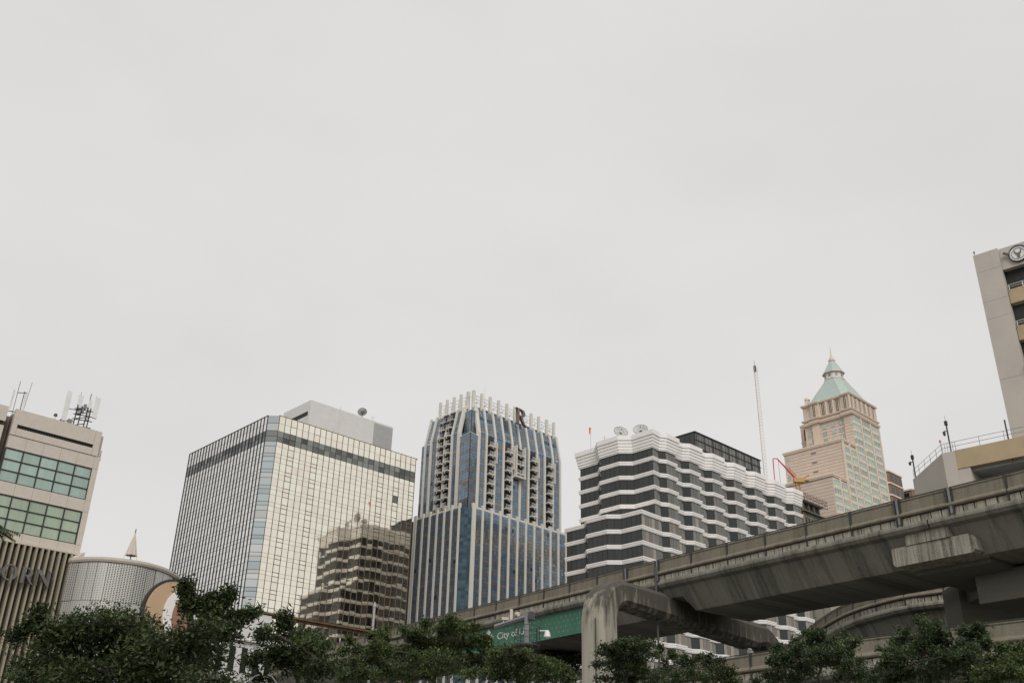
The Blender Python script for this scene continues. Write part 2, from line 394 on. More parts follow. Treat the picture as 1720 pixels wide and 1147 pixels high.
for ri in range(len(rows_all) - 1):
    z1, z0 = rows_all[ri], rows_all[ri + 1]
    if z1 > 40.1 > z0: z0 = 40.5
    band = ri in (2, 3)
    for c in range(NC):
        w = CW - .10; h = z1 - z0 - (.12 if c in thick else .045); x = (c + .5) * CW; mat = 'band' if band else 'gold'
        if ri == 8 and c == 21: mat = 'band'
        if is_main(ri) and cnt < 300:
            pane_obj(T, w, h, mat, (x, 0, (z0 + z1) / 2)); cnt += 1
        else:
            j = [random.gauss(0, .0015) for _ in range(3)]; j.append(j[0] + j[2] - j[1]); zc = (z0 + z1) / 2
            g.face([(x - w / 2, -.02 + j[0], zc - h / 2), (x + w / 2, -.02 + j[1], zc - h / 2), (x + w / 2, -.02 + j[2], zc + h / 2), (x - w / 2, -.02 + j[3], zc + h / 2)], 1 if mat == 'band' else 0, random.random())
g.build('small_panes', ['gold', 'band'], T, kind='stuff')
for c in range(NC + 1):
    q = Geo(); q.box(-.032, .032, -.12, .08, 20, 81.62); link('mullion', cache.setdefault('mul', q.mesh('mullion', ['brownmetal'])), T, (c * CW, 0, 0))
# clipped corner
for ri in range(len(rows_all) - 1):
    z1, z0 = rows_all[ri], rows_all[ri + 1]
    if z0 < 39.5: break
    mt = 'band' if ri in (2, 3) else ('cyan2' if random.random() < .4 else 'cyan')
    pane_obj(T, 2.38, z1 - z0 - .09, mt, (-.92, .82, (z0 + z1) / 2), R(-43.5), name='corner_pane', jit=.002)
# left face with deep fins
g = Geo(); PL = 35.4 / 25
wallgrid(g, (-1.8, 1.8), (0, 1), (-1, 0), 35.4, rows_all, 25, .07, 0, lambda r_, c: (1 if r_ in (2, 3) else 0, random.random()), .006)
g.build('left_face_panes', ['silver', 'band'], T, kind='stuff')
for c in range(26):
    q = Geo(); q.box(-.14, .08, -.045, .045, 20, 81.6); link('fin', cache.setdefault('fin', q.mesh('fin', ['darkmetal'])), T, (-1.8, 1.8 + c * PL, 0))
q = Geo(); q.box(0, 37.9, -.45, .1, 40.0, 40.35); q.box(-2.3, -1.6, 1.8, 37, 40.0, 40.35)
q.prism([(0, -.55), (.0, .1), (-1.6, 1.9), (-2.3, 1.8)][::-1] if False else [(-2.3, 1.8), (0, -.55), (0, .2), (-1.7, 2.0)], 40.0, 40.35)
q.build('ledge', 'brownmetal', T)
q = Geo(); q.box(-1.9, 4.0, -.2, 3, 14, 39.8); q.build('corner_column', 'white2', T)
q = Geo(); q.box(-.1, 37.9, -.05, .3, 81.55, 81.7); q.box(-1.9, -1.5, 1.8, 37.2, 81.55, 81.7); q.build('parapet_cap', 'brownmetal', T)
q = Geo(); q.box(37.86, 38.0, .8, 12, 20, 81.6); q.build('side_panel', 'brownmetal', T)
# white plant room
q = Geo(); q.box(11.5, 35.2, 7.3, 19, 81.5, 91.0); q.build('plant_room', 'white2', T)
q = Geo(); q.box(29.6, 35.24, 7.26, 19.04, 81.5, 90.6); q.build('plant_room_end', 'greyplaster', T)
q = Geo(); q.box(11.44, 11.6, 8.1, 15.0, 87.4, 88.4); q.build('vent_slot', 'dark', T)
q = Geo(); q.tube([(19.6, 7.2, 81.6), (19.6, 7.2, 91.6)], .09); q.tube([(18.2, 7.2, 81.6), (18.2, 7.2, 86)], .07); q.build('pipe', 'white2', T)
q = Geo(); q.box(22, 30, 6.0, 7.2, 81.6, 82.6); q.build('roof_planter', 'greyplaster', T)
# dish antenna, windsock mast etc. share this builder
def dish(name, label, loc, r, yaw, tilt, mat='greymetal', group=None, ribs=16, seg=32, post=1.6):
    t_ = thing(name, label, 'satellite dish', loc, yaw, group)
    rm = Matrix.Rotation(R(tilt), 4, 'X'); ctr = Vector((0, 0, post))
    def P(rr, an):
        return ctr + rm @ Vector((rr * math.cos(an), rr * math.sin(an), .32 * rr * rr / r))
    q = Geo()
    for k in range(seg):
        a0, a1 = 2 * math.pi * k / seg, 2 * math.pi * (k + 1) / seg
        for ra, rb in ((.08 * r, .55 * r), (.55 * r, r)):
            q.face([P(ra, a0), P(rb, a0), P(rb, a1), P(ra, a1)])
    q.build('reflector', 'mesh_dish', t_)
    q = Geo()
    for k in range(ribs):
        an = 2 * math.pi * k / ribs; q.tube([P(.05 * r, an), P(.5 * r, an), P(r, an)], .022, 4)
    q.tube([P(r, 2 * math.pi * k / seg) for k in range(seg + 1)], .035, 4); q.build('rib_frame', 'darkmetal', t_)
    q = Geo(); f_ = ctr + rm @ Vector((0, 0, .75 * r)); q.tube([P(.6 * r, .5), f_], .02, 4); q.tube([P(.6 * r, 3.6), f_], .02, 4); q.tube([f_ - Vector((0, 0, .1)), f_ + Vector((0, 0, .1))], .09, 6); q.build('feed_horn', 'darkmetal', t_)
    q = Geo(); q.tube([(0, 0, 0), ctr], .09, 6); q.box(-.18, .18, -.18, .18, post - .35, post + .05); q.build('mast', 'darkmetal', t_)
    return t_

def Tp(o, yaw, x, y, z):
    c, s = math.cos(R(yaw)), math.sin(R(yaw)); return (o[0] + c * x - s * y, o[1] + s * x + c * y, z)
dish('satellite_dish', 'small grey dish tilted up on the white plant room of the mirror-glass block', Tp((-49.583, 199.734), 43, 26.5, 8.2, 90.95), 1.1, 200, 38)
a_ = thing('rooftop_aerial', 'thin comb-like aerial at the right end of the white plant room roof', 'antenna', Tp((-49.583, 199.734), 43, 29.7, 8.2, 90.55), 0, 'thin rooftop aerials')
q = Geo(); q.tube([(0, 0, 0), (0, 0, 2.0)], .03, 4); q.tube([(-.5, 0, 1.9), (.5, 0, 1.9)], .02, 4); q.tube([(-.4, 0, 1.5), (.4, 0, 1.5)], .02, 4); q.build('pole', 'greymetal', a_)

# ================================================================ blue tower with vertical fins
T = thing('blue_fin_tower', 'tall blue-glass hotel tower with cream fins, balcony stacks and a crown of open posts', 'hotel tower', (-8.106, 228.552, 0), 44)
PW = 32.2
q = Geo(); q.prism([(-.3, .12), (PW + .5, .12), (PW + .5, 22), (-2.2, 22), (-2.2, 2.1)], 0, 70.9); q.build('podium_core', 'bluedark', T)
SEQ = [0, 0, 1, 0, 0, 1, 0, 1]
def bluefn(ri, c):
    x = random.random()
    if ri % 3 == 2: return (1 if x < .75 else 0, x)
    return (0 if x < .93 else (1 if x < .985 else 2), x)
zs = [71.0 - .82 * k for k in range(66)]
g = Geo(); bay = PW / 11
for b_ in range(11):
    wallgrid(g, (b_ * bay + .42, 0), (1, 0), (0, -1), bay - .84, zs, 3, .05, -.02, lambda r_, c: ((1, random.random()) if 5 <= r_ <= 9 and random.random() < .92 else bluefn(r_, c)), .006)
for b_ in range(6):
    wallgrid(g, (-2.3, 2.5 + b_ * 2.68 + .4), (0, 1), (-1, 0), 1.88, zs, 2, .05, -.02, bluefn, .006)
g.build('podium_glazing', ['blue', 'bluegrey', 'bluedark'], T, kind='stuff')
g = Geo(); wallgrid(g, (-2.2, 2.1), (1.9, -1.98), (-1.98, -1.9), 2.7, zs, 3, .06, .04, lambda r_, c: (1, random.random()), .004); g.build('corner_glazing', ['blue', 'bluedark'], T, kind='stuff')
def fin(parent, x, y, w, d, z0, z1, nx, ny, name='fin', mat='cream'):
    q = Geo()
    if ny: q.box(x - w / 2, x + w / 2, y - d, y + .35, z0, z1)
    else: q.box(x - d, x + .35, y - w / 2, y + w / 2, z0, z1)
    return q.build(name, mat, parent)
for k in range(12): fin(T, k * bay + (.15 if k == 0 else 0), 0, 1.1 if k == 0 else .6, .16, 0, 72.1, 0, 1)
for k in range(7): fin(T, -2.3, 2.5 + k * 2.68, .56, .16, 0, 72.1, 1, 0)
q = Geo(); q.box(0, PW, .12, .5, 70.8, 71.5); q.box(-2.2, -1.8, 2.5, 18.6, 70.8, 71.5); q.build('podium_coping', 'cream', T)
# silver edge strip at the podium's left end
q = Geo(); q.box(-2.5, -1.9, 18.9, 19.3, 0, 72); q.build('edge_strip', 'whitemetal', T)
# shaft
q = Geo(); q.prism([(1.0, 2.5), (32.6, 2.5), (34.0, 4.2), (34, 22), (.1, 21), (.1, 5.6)], 70, 91.3); q.build('shaft_core', 'bluedark', T)
q = Geo(); q.prism([(3.5, 3.8), (32.2, 3.8), (33.2, 5.5), (33.2, 20), (1.6, 19.5), (1.6, 6.2)], 91.2, 98.0); q.build('upper_core', 'bluedark', T)
XF = [2.6, 5.4, 8.4, 11.4, 14.4, 17.3, 20.4, 23.5, 26.4, 29.5, 32.3]
YF = [6.2, 8.9, 11.6, 14.3, 17.0, 19.3]
BAL = {1, 3, 6, 8}                                       # bays (between fins) that hold balconies
zs2 = [91.4 - .82 * k for k in range(26)]; zs3 = [98.2 - .97 * k for k in range(8)]
g = Geo()
for b_ in range(10):
    w = XF[b_ + 1] - XF[b_] - .6
    if b_ not in BAL: wallgrid(g, (XF[b_] + .3, 2.4), (1, 0), (0, -1), w, zs2, 2, .05, 0, bluefn, .006)
    # sloping upper storeys
    for ri in range(7):
        for c in range(2):
            x0 = XF[b_] + .3 + c * w / 2 + .025; x1 = x0 + w / 2 - .05; za, zb = zs3[ri] - .03, zs3[ri + 1] + .03
            ya = 2.3 + (za - 91.4) * .21; yb = 2.3 + (zb - 91.4) * .21; mi, tn = (2, .5) if (ri == 2 and b_ in (0, 1, 8, 9)) else bluefn(ri, c)
            g.face([(x0, yb, zb), (x1, yb, zb), (x1, ya, za), (x0, ya, za)], mi, tn)
for b_ in range(5):
    w = YF[b_ + 1] - YF[b_] - .6
    if b_ not in (1, 2): wallgrid(g, (0, YF[b_] + .3), (0, 1), (-1, 0), w, zs2, 2, .05, 0, bluefn, .006)
    for ri in range(7):
        za, zb = zs3[ri] - .03, zs3[ri + 1] + .03; xa = -.1 + (za - 91.4) * .21; xb = -.1 + (zb - 91.4) * .21; mi, tn = bluefn(ri, 0)
        if b_ in (1, 2): mi = 2
        g.face([(xb, YF[b_] + .3, zb), (xa, YF[b_] + .3, za), (xa, YF[b_ + 1] - .3, za), (xb, YF[b_ + 1] - .3, zb)], mi, tn)
wallgrid(g, (32.6, 2.5), (1.4, 1.7), (1, -1), 2.1, zs2, 2, .05, .03, bluefn, .006)
wallgrid(g, (34.0, 4.2), (0, 1), (1, 0), 16, zs2, 7, .05, .03, bluefn, .006)
wallgrid(g, (0, 19.6), (0, 1), (-1, 0), 1.3, zs2, 1, .05, .03, bluefn, .006)
g.build('shaft_glazing', ['blue', 'bluegrey', 'bluedark'], T, kind='stuff')
# chevron corner bay
for nm, pl, z0, z1 in (('corner_bay', [(-.35, 5.5), (-.95, 1.15), (2.1, 1.9), (3, 5)], 70, 90.0), ('corner_bay', [(1.0, 6.0), (.7, 2.9), (3.9, 3.3), (4, 6)], 89.9, 97.0)):
    q = Geo(); q.prism(pl, z0, z1, 2)
    for i in range(2):
        a, b2 = Vector(pl[i]), Vector(pl[i + 1]); d = (b2 - a); nn = Vector((d.y, -d.x)).normalized()
        zz = [z1 - .05 - .82 * k for k in range(int((z1 - z0) / .82) + 1)]
        wallgrid(q, a + d * .04, d, nn, d.length * .92, zz, 3, .05, .03, bluefn, .005)
    q.build(nm, ['blue', 'bluegrey', 'bluedark'], T)
    q = Geo(); q.prism(offset_poly(pl, .12), z1, z1 + .18); q.build('bay_coping', 'cream', T)
# fins: cranked near the top, with free-standing crown posts
def crank(parent, k, axis, pos, w, crown=True, zb=70):
    sec = [(91.5, 0), (98.4, 1.35)]
    q = Geo()
    def bx(z0, o0, z1, o1, d):
        P = []
        for z, o in ((z0, o0), (z1, o1)):
            for s_ in (-w / 2, w / 2):
                for dd_ in (o, o + d):
                    P.append((pos + s_, 2.0 + dd_, z) if axis == 'x' else (-.45 + dd_, pos + s_, z))
        i = len(q.v); q.v += P
        for f_ in ((0, 2, 3, 1), (4, 5, 7, 6), (0, 4, 6, 2), (2, 6, 7, 3), (3, 7, 5, 1), (1, 5, 4, 0)): q.f.append(tuple(i + a for a in f_)); q.m.append(0); q.t.append(0)
    bx(zb, 0, 91.5, 0, .5); bx(91.5, 0, 98.4, 1.35, .5); bx(98.3, 1.3, 98.9, 1.45, 1.0)
    q.build('fin', 'cream', parent)
    if crown:
        q = Geo(); w = .85 if k == 0 else w * 1.25; bx(97.5, 2.3, 103.3, 2.3, .6); q.build('crown_post', 'cream', parent)
for k, x in enumerate(XF): crank(T, k, 'x', x, 1.15 if k == 0 else .55, True, 86 if k in (4, 5) and False else 70)
for k, y in enumerate(YF[:5]): crank(T, k, 'y', y, 1.15 if k == 0 else .5)
crank(T, 9, 'y', YF[5], .4, False)
# crown frame: glass screen and steel grid behind the posts
for (ax, A, B) in (('x', XF, 4.9), ('y', YF[:5], 2.6)):
    for k in range(len(A) - 1):
        if ax == 'x' and k in (4,): pass
        q = Geo(); a0, a1 = A[k] + .3, A[k + 1] - .3
        def P3(u, z, o=0): return (u, B + o, z) if ax == 'x' else (B + o, u, z)
        q.face([P3(a0, 97.6), P3(a1, 97.6), P3(a1, 99.3), P3(a0, 99.3)], 1, .3)
        for z in (99.4, 100.4, 101.4, 102.3): q.tube([P3(a0, z), P3(a1, z)], .05, 4)
        q.tube([P3((a0 + a1) / 2, 97.6), P3((a0 + a1) / 2, 102.4)], .05, 4); q.tube([P3(a0, 99.4, .5), P3(a1, 101.4, .5)], .06, 4)
        q.build('crown_screen', ['greymetal', 'bluedark'], T)
q = Geo(); q.tube([(2.2, 5.4, 97), (2.2, 5.4, 102.3)], .07, 4); q.tube([(1.6, 5.9, 101.7), (3.2, 4.2, 101.7)], .06, 4); q.build('corner_strut', 'whitemetal', T)
q = Geo(); q.box(10, 24, 9, 16, 98, 101.5); q.build('plant_room', 'greyplaster', T)
q = Geo(); q.tube([(9.5, 8, 98), (9.5, 8, 107.5)], [.06, .02], 4); q.build('lightning_rod', 'greymetal', T)
# balconies
def balmesh(w):
    q = Geo(); q.box(-w / 2, w / 2, .26, .32, .1, 2.3, 1)          # dark sheet painted as the shaded opening
    q.box(-w / 2, w / 2, -.8, .3, -.13, .13, 0)                   # slab
    q.box(-.06, .06, -.8, -.7, -.7, 1.0, 0)
    q.box(-w / 2, w / 2, -.8, -.75, .92, .98, 2)
    for k in range(7): x = -w / 2 + .1 + k * (w - .2) / 6; q.box(x - .02, x + .02, -.79, -.76, .13, .95, 2)
    q.box(-w * .36, -w * .12, -.5, -.1, .13, .6, 3)                 # air-conditioner box
    return q.mesh('balcony', ['cream', 'dark', 'whitemetal', 'greymetal'])
bm = balmesh(2.1)
for b_ in BAL:
    xc = (XF[b_] + XF[b_ + 1]) / 2
    q = Geo(); q.box(xc - 1.2, xc + 1.2, 2.34, 2.5, 71, 90.4); q.build('balcony_shade_sheet', 'dark', T)  # flat dark sheet in place of a shaded recess
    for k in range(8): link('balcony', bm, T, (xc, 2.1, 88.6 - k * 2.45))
    q = Geo(); q.box(XF[b_ + 1] - .3, XF[b_ + 1] - .06, 1.1, 2.3, 84.4, 89.9); q.build('balcony_post', 'cream', T)
q = Geo(); q.box(14.7, 18.1, 1.9, 2.3, 83.2, 90.6); q.build('balcony_shade_sheet', 'dark', T)
bm3 = balmesh(3.0)
for k in range(3): link('balcony', bm3, T, (16.4, 1.8, 88.6 - k * 2.45))
q = Geo(); q.box(14.75, 14.98, .8, 2.3, 83.0, 91.0); q.box(17.8, 18.05, .8, 2.3, 83.0, 91.0); q.box(14.6, 18.2, .8, 2.3, 82.6, 83.0); q.build('balcony_frame', 'cream', T)
for b_ in (1, 2):
    yc = (YF[b_] + YF[b_ + 1]) / 2
    q = Geo(); q.box(-.06, .1, yc - 1.1, yc + 1.1, 71, 97.3); q.build('balcony_shade_sheet', 'dark', T)
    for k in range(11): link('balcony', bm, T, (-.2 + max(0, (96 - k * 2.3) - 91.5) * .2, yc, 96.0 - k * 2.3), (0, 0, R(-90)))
# letter R on the crown
Rc = [[(0, 0), (.95, 0), (.78, .12), (.78, 2.2), (1.05, 2.2), (1.65, .9), (2.1, .25), (2.7, -.15), (3.3, -.1), (3.3, .05), (2.9, .12), (2.5, .5), (2.0, 1.3), (1.72, 2.1), (2.35, 2.45), (2.6, 3.1), (2.35, 3.8), (1.6, 4.2), (.9, 4.3), (-.15, 4.35), (.0, 4.15), (.18, 4.0), (.18, .12)],
      [(.78, 2.5), (1.2, 2.5), (1.75, 2.75), (1.95, 3.15), (1.75, 3.65), (1.3, 3.95), (.78, 4.0)]]
shape2d('letter_r', Rc, .7, 'brown_letter', T, basis((14.3, .95, 96.9), (1.2, 0, 0), (0, 0, 1), (0, -1, 0)), label='brown letter R sign')

# ================================================================ white banded hotel
HO = (29.059, 190.246); HY = 43.5
T = thing('white_banded_hotel', 'broad hotel with white wavy floor bands and dark ribbon windows, right of the blue tower', 'hotel', (*HO, 0), HY)
def outline(tier):
    dx = 0 if tier == 0 else -4.35
    p = [(dx, 0), (2.4, .25), (3.8, -.55), (7.5, -.45), (7.5, .6)]
    for k in range(1, 7):
        x0 = 8.05 * k; p += [(x0 + 2.4, .6), (x0 + 3.7, -.45), (x0 + 7.45, -.45)]
        if k < 6: p += [(x0 + 7.45, .6)]
    p += [(57.2, .8), (57.2, 20.6)]
    for k in range(6, -1, -1):
        x0 = 8.05 * k; p += [(x0 + 7.4, 21.5), (x0 + 3.7, 21.5), (x0 + 2.4, 20.5)]
        if k: p += [(x0 - .6, 20.5)]
    p += [(dx + .1, 20.6), (dx + .1, 15.1), (dx - 1.9, 12.8), (dx - 1.9, 7.4), (dx, 5.3)]
    return p
tiers = {0: outline(0), 1: outline(1)}
ztop = [71.07 - 3.034 * k for k in range(18)]
npan = 0; gs = Geo()
for k in range(18):
    tier = 0 if k < 4 else 1
    zt = ztop[k]; pl = tiers[tier]
    q = Geo(); q.prism(offset_poly(pl, -.14), zt - .80, zt - .62); q.prism(offset_poly(pl, -.07), zt - .62, zt - .27); q.prism(offset_poly(pl, .0), zt - .27, zt)
    q.build('floor_band', 'white', T)
# glazing zones (window strip above band k)
g = Geo()
for k in range(18):
    tier = 0 if k <= 4 else 1
    zb = ztop[k]; zt = (ztop[k - 1] - .80) if k else 72.92
    if k == 4: tier = 0
    pl = offset_poly(tiers[tier], -.34); n = len(pl)
    g.prism(offset_poly(tiers[tier], -.55), zb - 1.0, zt + .05, cap=False)
    for i in range(n):
        a, b_ = Vector(pl[i]), Vector(pl[(i + 1) % n]); d = b_ - a; ln = d.length
        if ln < 1.0: continue
        right = a.y < 3 and b_.y < 3 and abs(d.x) > .5 and a.x >= -5 and d.x > 0
        left = a.x < 2.5 and b_.x < 2.5 and not right and a.y < 22
        bseg = right and abs(d.y) > .6
        nc = 1 if bseg else max(1, round(ln / 1.18)); w = ln / nc
        for c in range(nc):
            mid = a + d * ((c + .5) / nc); ang = math.atan2(d.y, d.x); mat = 'hglass'
            if right and not bseg:
                mat = 'hglass2' if zb > 57 and random.random() < .93 else ('hcurtain' if random.random() < .62 + (.3 if zb < 45 else 0) else 'hglass2')
            vis = (left and zb > 42) or (right and zb > 42 and mid.x < 26)
            if vis and npan < 300:
                pane_obj(T, w - .06, zt - zb - .08, mat, (mid.x, mid.y, (zb + zt) / 2), ang, name='pane', jit=.006, depth=.04); npan += 1
            else:
                e = d.normalized() * (w / 2 - .03); nn = Vector((d.y, -d.x)).normalized() * .02; p0 = mid - e + nn; p1 = mid + e + nn
                gs.face([(p0.x, p0.y, zb + .04), (p1.x, p1.y, zb + .04), (p1.x, p1.y, zt - .04), (p0.x, p0.y, zt - .04)], {'hglass': 0, 'hglass2': 1, 'hcurtain': 2}[mat], random.random())
g.build('window_backing', 'dark', T)
gs.build('farther_panes', ['hglass', 'hglass2', 'hcurtain'], T, kind='stuff')
q = Geo(); q.prism(offset_poly(tiers[1], -1.5), 0, 22); q.build('base', 'white2', T)
q = Geo(); q.prism(offset_poly(tiers[0], -1), 70, 75.5); q.build('roof_slab', 'white2', T)
for z0, z1, of in ((72.9, 73.15, -.1), (73.15, 73.65, .0), (73.65, 74.3, .10), (74.3, 74.95, .20), (74.95, 75.6, .32), (75.6, 76.6, .48)):
    q = Geo(); q.prism(offset_poly(tiers[0], of), z0, z1); q.build('cornice_tier', 'white', T)
# white framed bays low down
for x0 in (16.1, 24.2, 32.3):
    for xo in (2.3, 7.3):
        q = Geo(); q.box(x0 + xo - .35, x0 + xo + .35, -1.2, .4, ztop[12] - 4.0, ztop[12] + .1 - (0 if x0 > 20 else 3)); q.build('bay_frame', 'white', T)
# dark glass rooftop lounge
q = Geo(); q.box(21.2, 47.2, 4.6, 16, 75, 83.45); q.build('lounge_core', 'dark', T)
g = Geo()
wallgrid(g, (21.2, 4.6), (1, 0), (0, -1), 26, [83.35, 79.9, 79.3, 76], 20, .16, .06, lambda r_, c: (0, random.random()), .01)
wallgrid(g, (21.2, 4.6), (0, 1), (-1, 0), 5.4, [83.3, 76], 4, .06, .06, lambda r_, c: (1, random.random()), .01)
g.build('lounge_panes', ['hglass2', 'hglass'], T, kind='stuff')
q = Geo()
for z in (79.6, 81.6, 78.2): q.box(21.0, 47.3, 4.35, 4.45, z, z + .12)
for k in range(9): q.box(21.6 + k * 3.1, 21.75 + k * 3.1, 4.3, 4.42, 76, 83.5)
q.box(21.0, 47.4, 4.3, 16, 83.4, 83.6); q.build('lounge_frame', 'darkmetal', T)
# things on the hotel's roof
def Hp(x, y, z): return Tp(HO, HY, x, y, z)
dish('satellite_dish', 'left of the two big ribbed dishes on the white hotel roof', Hp(4.6, 12.2, 75.5), 1.55, 10, 64, group='ribbed dishes on the hotel roof', post=4.9)
dish('satellite_dish', 'right of the two big ribbed dishes on the white hotel roof, nearer the corner', Hp(5.0, 6.9, 75.5), 1.55, -12, 62, group='ribbed dishes on the hotel roof', post=4.1)
dish('satellite_dish', 'smaller ribbed dish low behind the parapet, below the left big dish', Hp(5.5, 13.5, 75.5), 1.0, 60, 45, group='ribbed dishes on the hotel roof', post=3.7)
t_ = thing('windsock', 'small orange windsock on a thin pole at the left end of the hotel roof', 'windsock', Hp(3, 19.4, 75.5))
q = Geo(); q.tube([(0, 0, 0), (0, 0, 7.6)], .035, 5); q.build('pole', 'greymetal', t_)
q = Geo(); q.tube([(-.1, 0, 7.6), (-.15, .05, 7.0), (-.2, .1, 6.2)], [.26, .2, .1], 8); q.build('sock', 'orange', t_)
t_ = thing('rooftop_aerial', 'thin comb aerial on the white hotel roof between windsock and dishes', 'antenna', Hp(3.5, 15.8, 75.5), 0, 'thin rooftop aerials')
q = Geo(); q.tube([(0, 0, 0), (0, 0, 5)], .03, 4)
for z in (3.2, 3.8, 4.4): q.tube([(-.6, 0, z), (.6, 0, z + .15)], .018, 4)
q.build('pole', 'greymetal', t_)
t_ = thing('lattice_mast', 'tall thin pale lattice mast rising behind the white hotel', 'radio mast', (61.28, 226.9, 0), 20)
q = Geo(); HM = 109.2; w_ = .42
for sx, sy in ((-1, -1), (1, -1), (0, 1)): q.tube([(sx * w_, sy * w_, 60), (sx * w_, sy * w_, HM)], .045, 4)
z = 60
while z < HM - 1:
    for a, b2 in (((-1, -1), (1, -1)), ((1, -1), (0, 1)), ((0, 1), (-1, -1))):
        q.tube([(a[0] * w_, a[1] * w_, z), (b2[0] * w_, b2[1] * w_, z + .8)], .02, 3, cap=False); q.tube([(a[0] * w_, a[1] * w_, z), (b2[0] * w_, b2[1] * w_, z)], .02, 3, cap=False)
    z += .8
q.build('lattice', 'mast_paint', t_)
q = Geo(); q.tube([(0, 0, HM), (0, 0, HM + 1.2)], .05, 4); q.box(-.25, .25, -.2, .2, HM - 1.8, HM - .2); q.build('beacon', 'darkmetal', t_)

# ================================================================ beige tower with green pyramid roof
BO = (99.929, 269.52); BY = 43.6
T = thing('beige_spire_tower', 'stepped pinkish-beige tower with pale green pyramid roof and spire', 'tower', (*BO, 0), BY)
def bp(pl, z0, z1, mat='pink', name='wall'): q = Geo(); q.prism(pl, z0, z1); return q.build(name, mat, T)
rect = lambda x0, x1, y0, y1: [(x0, y0), (x1, y0), (x1, y1), (x0, y1)]
bp([(.3, .3), (16.2, .3), (16.2, 16), (.9, 16), (.9, 13.2), (.3, 13.2), (.3, 11), (.9, 11), (.9, 2.8), (.3, 2.8)], 90, 120.9)
bp(rect(7.6, 16, 13, 21.2), 90, 118.0)
bp([(-7.7, .3), (16.1, .3), (16.1, 19), (-7.7, 19)], 80, 104.1)
bp([(-15.7, .3), (16.1, .3), (16.1, 26), (-15.7, 26)], 40, 91.7)
bp([(-13, 26), (-6, 26), (-6, 35), (-13, 35)], 40, 95.6)
for z in (93.4, 90.6):
    for y in (27.5, 30.2, 33): q = Geo(); q.box(-13.08, -12.9, y - .9, y + .9, z - .8, z + .6); q.build('window', 'aqua', T)
def trim(pl, z, h=.6, o=.35, mat='pinktrim'):
    q = Geo(); q.prism(offset_poly(pl, o), z, z + h * .5); q.prism(offset_poly(pl, o + .12), z + h * .5, z + h); q.build('cornice', mat, T)
cap0 = [(0, 0), (16.4, 0), (16.4, 16.2), (.6, 16.2), (.6, 13.3), (0, 13.3), (0, 10.8), (.6, 10.8), (.6, 2.9), (0, 2.9)]
trim(cap0, 120.9, .6, .15); trim(cap0, 114.6, .8, .3); trim(cap0, 116.0, .5, .25)
trim(rect(7.7, 16, 13, 21), 117.7, .6, .2); trim(rect(7.7, 16, 13, 21), 112.4, .5, .2)
trim([(-7.8, .2), (16.2, .2), (16.2, 19), (-7.8, 19)], 103.9, .8, .2); trim([(-15.8, .2), (16.2, .2), (16.2, 26), (-15.8, 26)], 91.5, .8, .2)
trim([(-13.1, 26.4), (-6, 26.4), (-6, 35), (-13.1, 35)], 95.2, .8, .2)
# arcade openings
def arch_open(plane, c, w, z0, z1):
    q = Geo()
    def bx(a0, a1, d0, d1, zz0, zz1, mi): 
        if plane == 'L': q.box(d0, d1, a0, a1, zz0, zz1, mi)
        else: q.box(a0, a1, d0, d1, zz0, zz1, mi)
    d = .22 if plane == 'R' else (.82 if 3 < c < 10.5 else .22)
    bx(c - w / 2, c + w / 2, d, d + .1, z0, z1, 0)
    for k in range(1, 7): zz = z0 + (z1 - z0) * k / 7; bx(c - w / 2, c + w / 2, d - .08, d, zz - .05, zz + .05, 1)
    bx(c - .06, c + .06, d - .08, d, z0, z1, 1)
    for s_ in (-1, 1): bx(c + s_ * w / 2 - .08, c + s_ * w / 2 + .08, d - .14, d, z0 - .1, z1 + .1, 2)
    q.build('grille_window', ['dark', 'pink', 'pinktrim'], T)
for c in (1.7, 4.5, 6.8, 9.2, 11.9): arch_open('L', c, 1.05, 116.9, 120.5)
for c in (1.2, 3.5, 6.1, 8.9, 11.5, 14.3): arch_open('R', c, 1.1, 116.7, 120.2)
q = Geo(); q.box(7.4, 7.6, 18.3, 20, 113.2, 116.8); q.build('grille_window', 'dark', T)
# pilasters between the arcade openings
for y in (3.1, 5.65, 8.0, 10.6): 
    q = Geo(); q.box(.55, .95, y - .3, y + .3, 116.5, 120.9); q.build('pilaster', 'pinktrim', T)
for x in (0.2, 2.35, 4.8, 7.5, 10.2, 12.9, 16.0):
    q = Geo(); q.box(x - .3, x + .3, .05, .35, 116.5, 120.9); q.build('pilaster', 'pinktrim', T)
# window rows on the left face
def small_win(y, z, w=1.1, h=1.1, x=.85, cur=.3):
    q = Geo(); q.box(x - .06, x + .05, y - w / 2, y + w / 2, z - h / 2, z + h / 2, 0); q.box(x - .1, x - .05, y - w / 2 - .05, y + w / 2 + .05, z - h / 2 - .12, z - h / 2, 1)
    q.box(x - .09, x - .05, y - .04, y + .04, z - h / 2, z + h / 2, 1)
    q.build('window', ['aqua', 'pinktrim'], T)
for z in (113.2, 110.9, 108.6):
    for y in (9.5, 6.7, 4.2): small_win(y, z)
for z in (112.2, 109.6, 107.0): small_win(14.0, z, .7, 1.2, .2); small_win(19.3, z - .6, 1.6, 1.2, 7.55)
for z in (102.2, 99.4, 96.6, 93.8): 
    q = Geo(); q.box(-7.8, -7.68, 8.6, 10.2, z, z + .45); q.build('vent_louvre', 'greymetal', T); small_win(17.9, z + .3, .8, 1.3, -7.7)
for z in (89.0, 86.0, 83.0, 80): 
    q = Geo(); q.box(-15.8, -15.68, 13.0, 14.8, z, z + .45); q.build('vent_louvre', 'greymetal', T)
for z in (88.6, 85.6): 
    pass
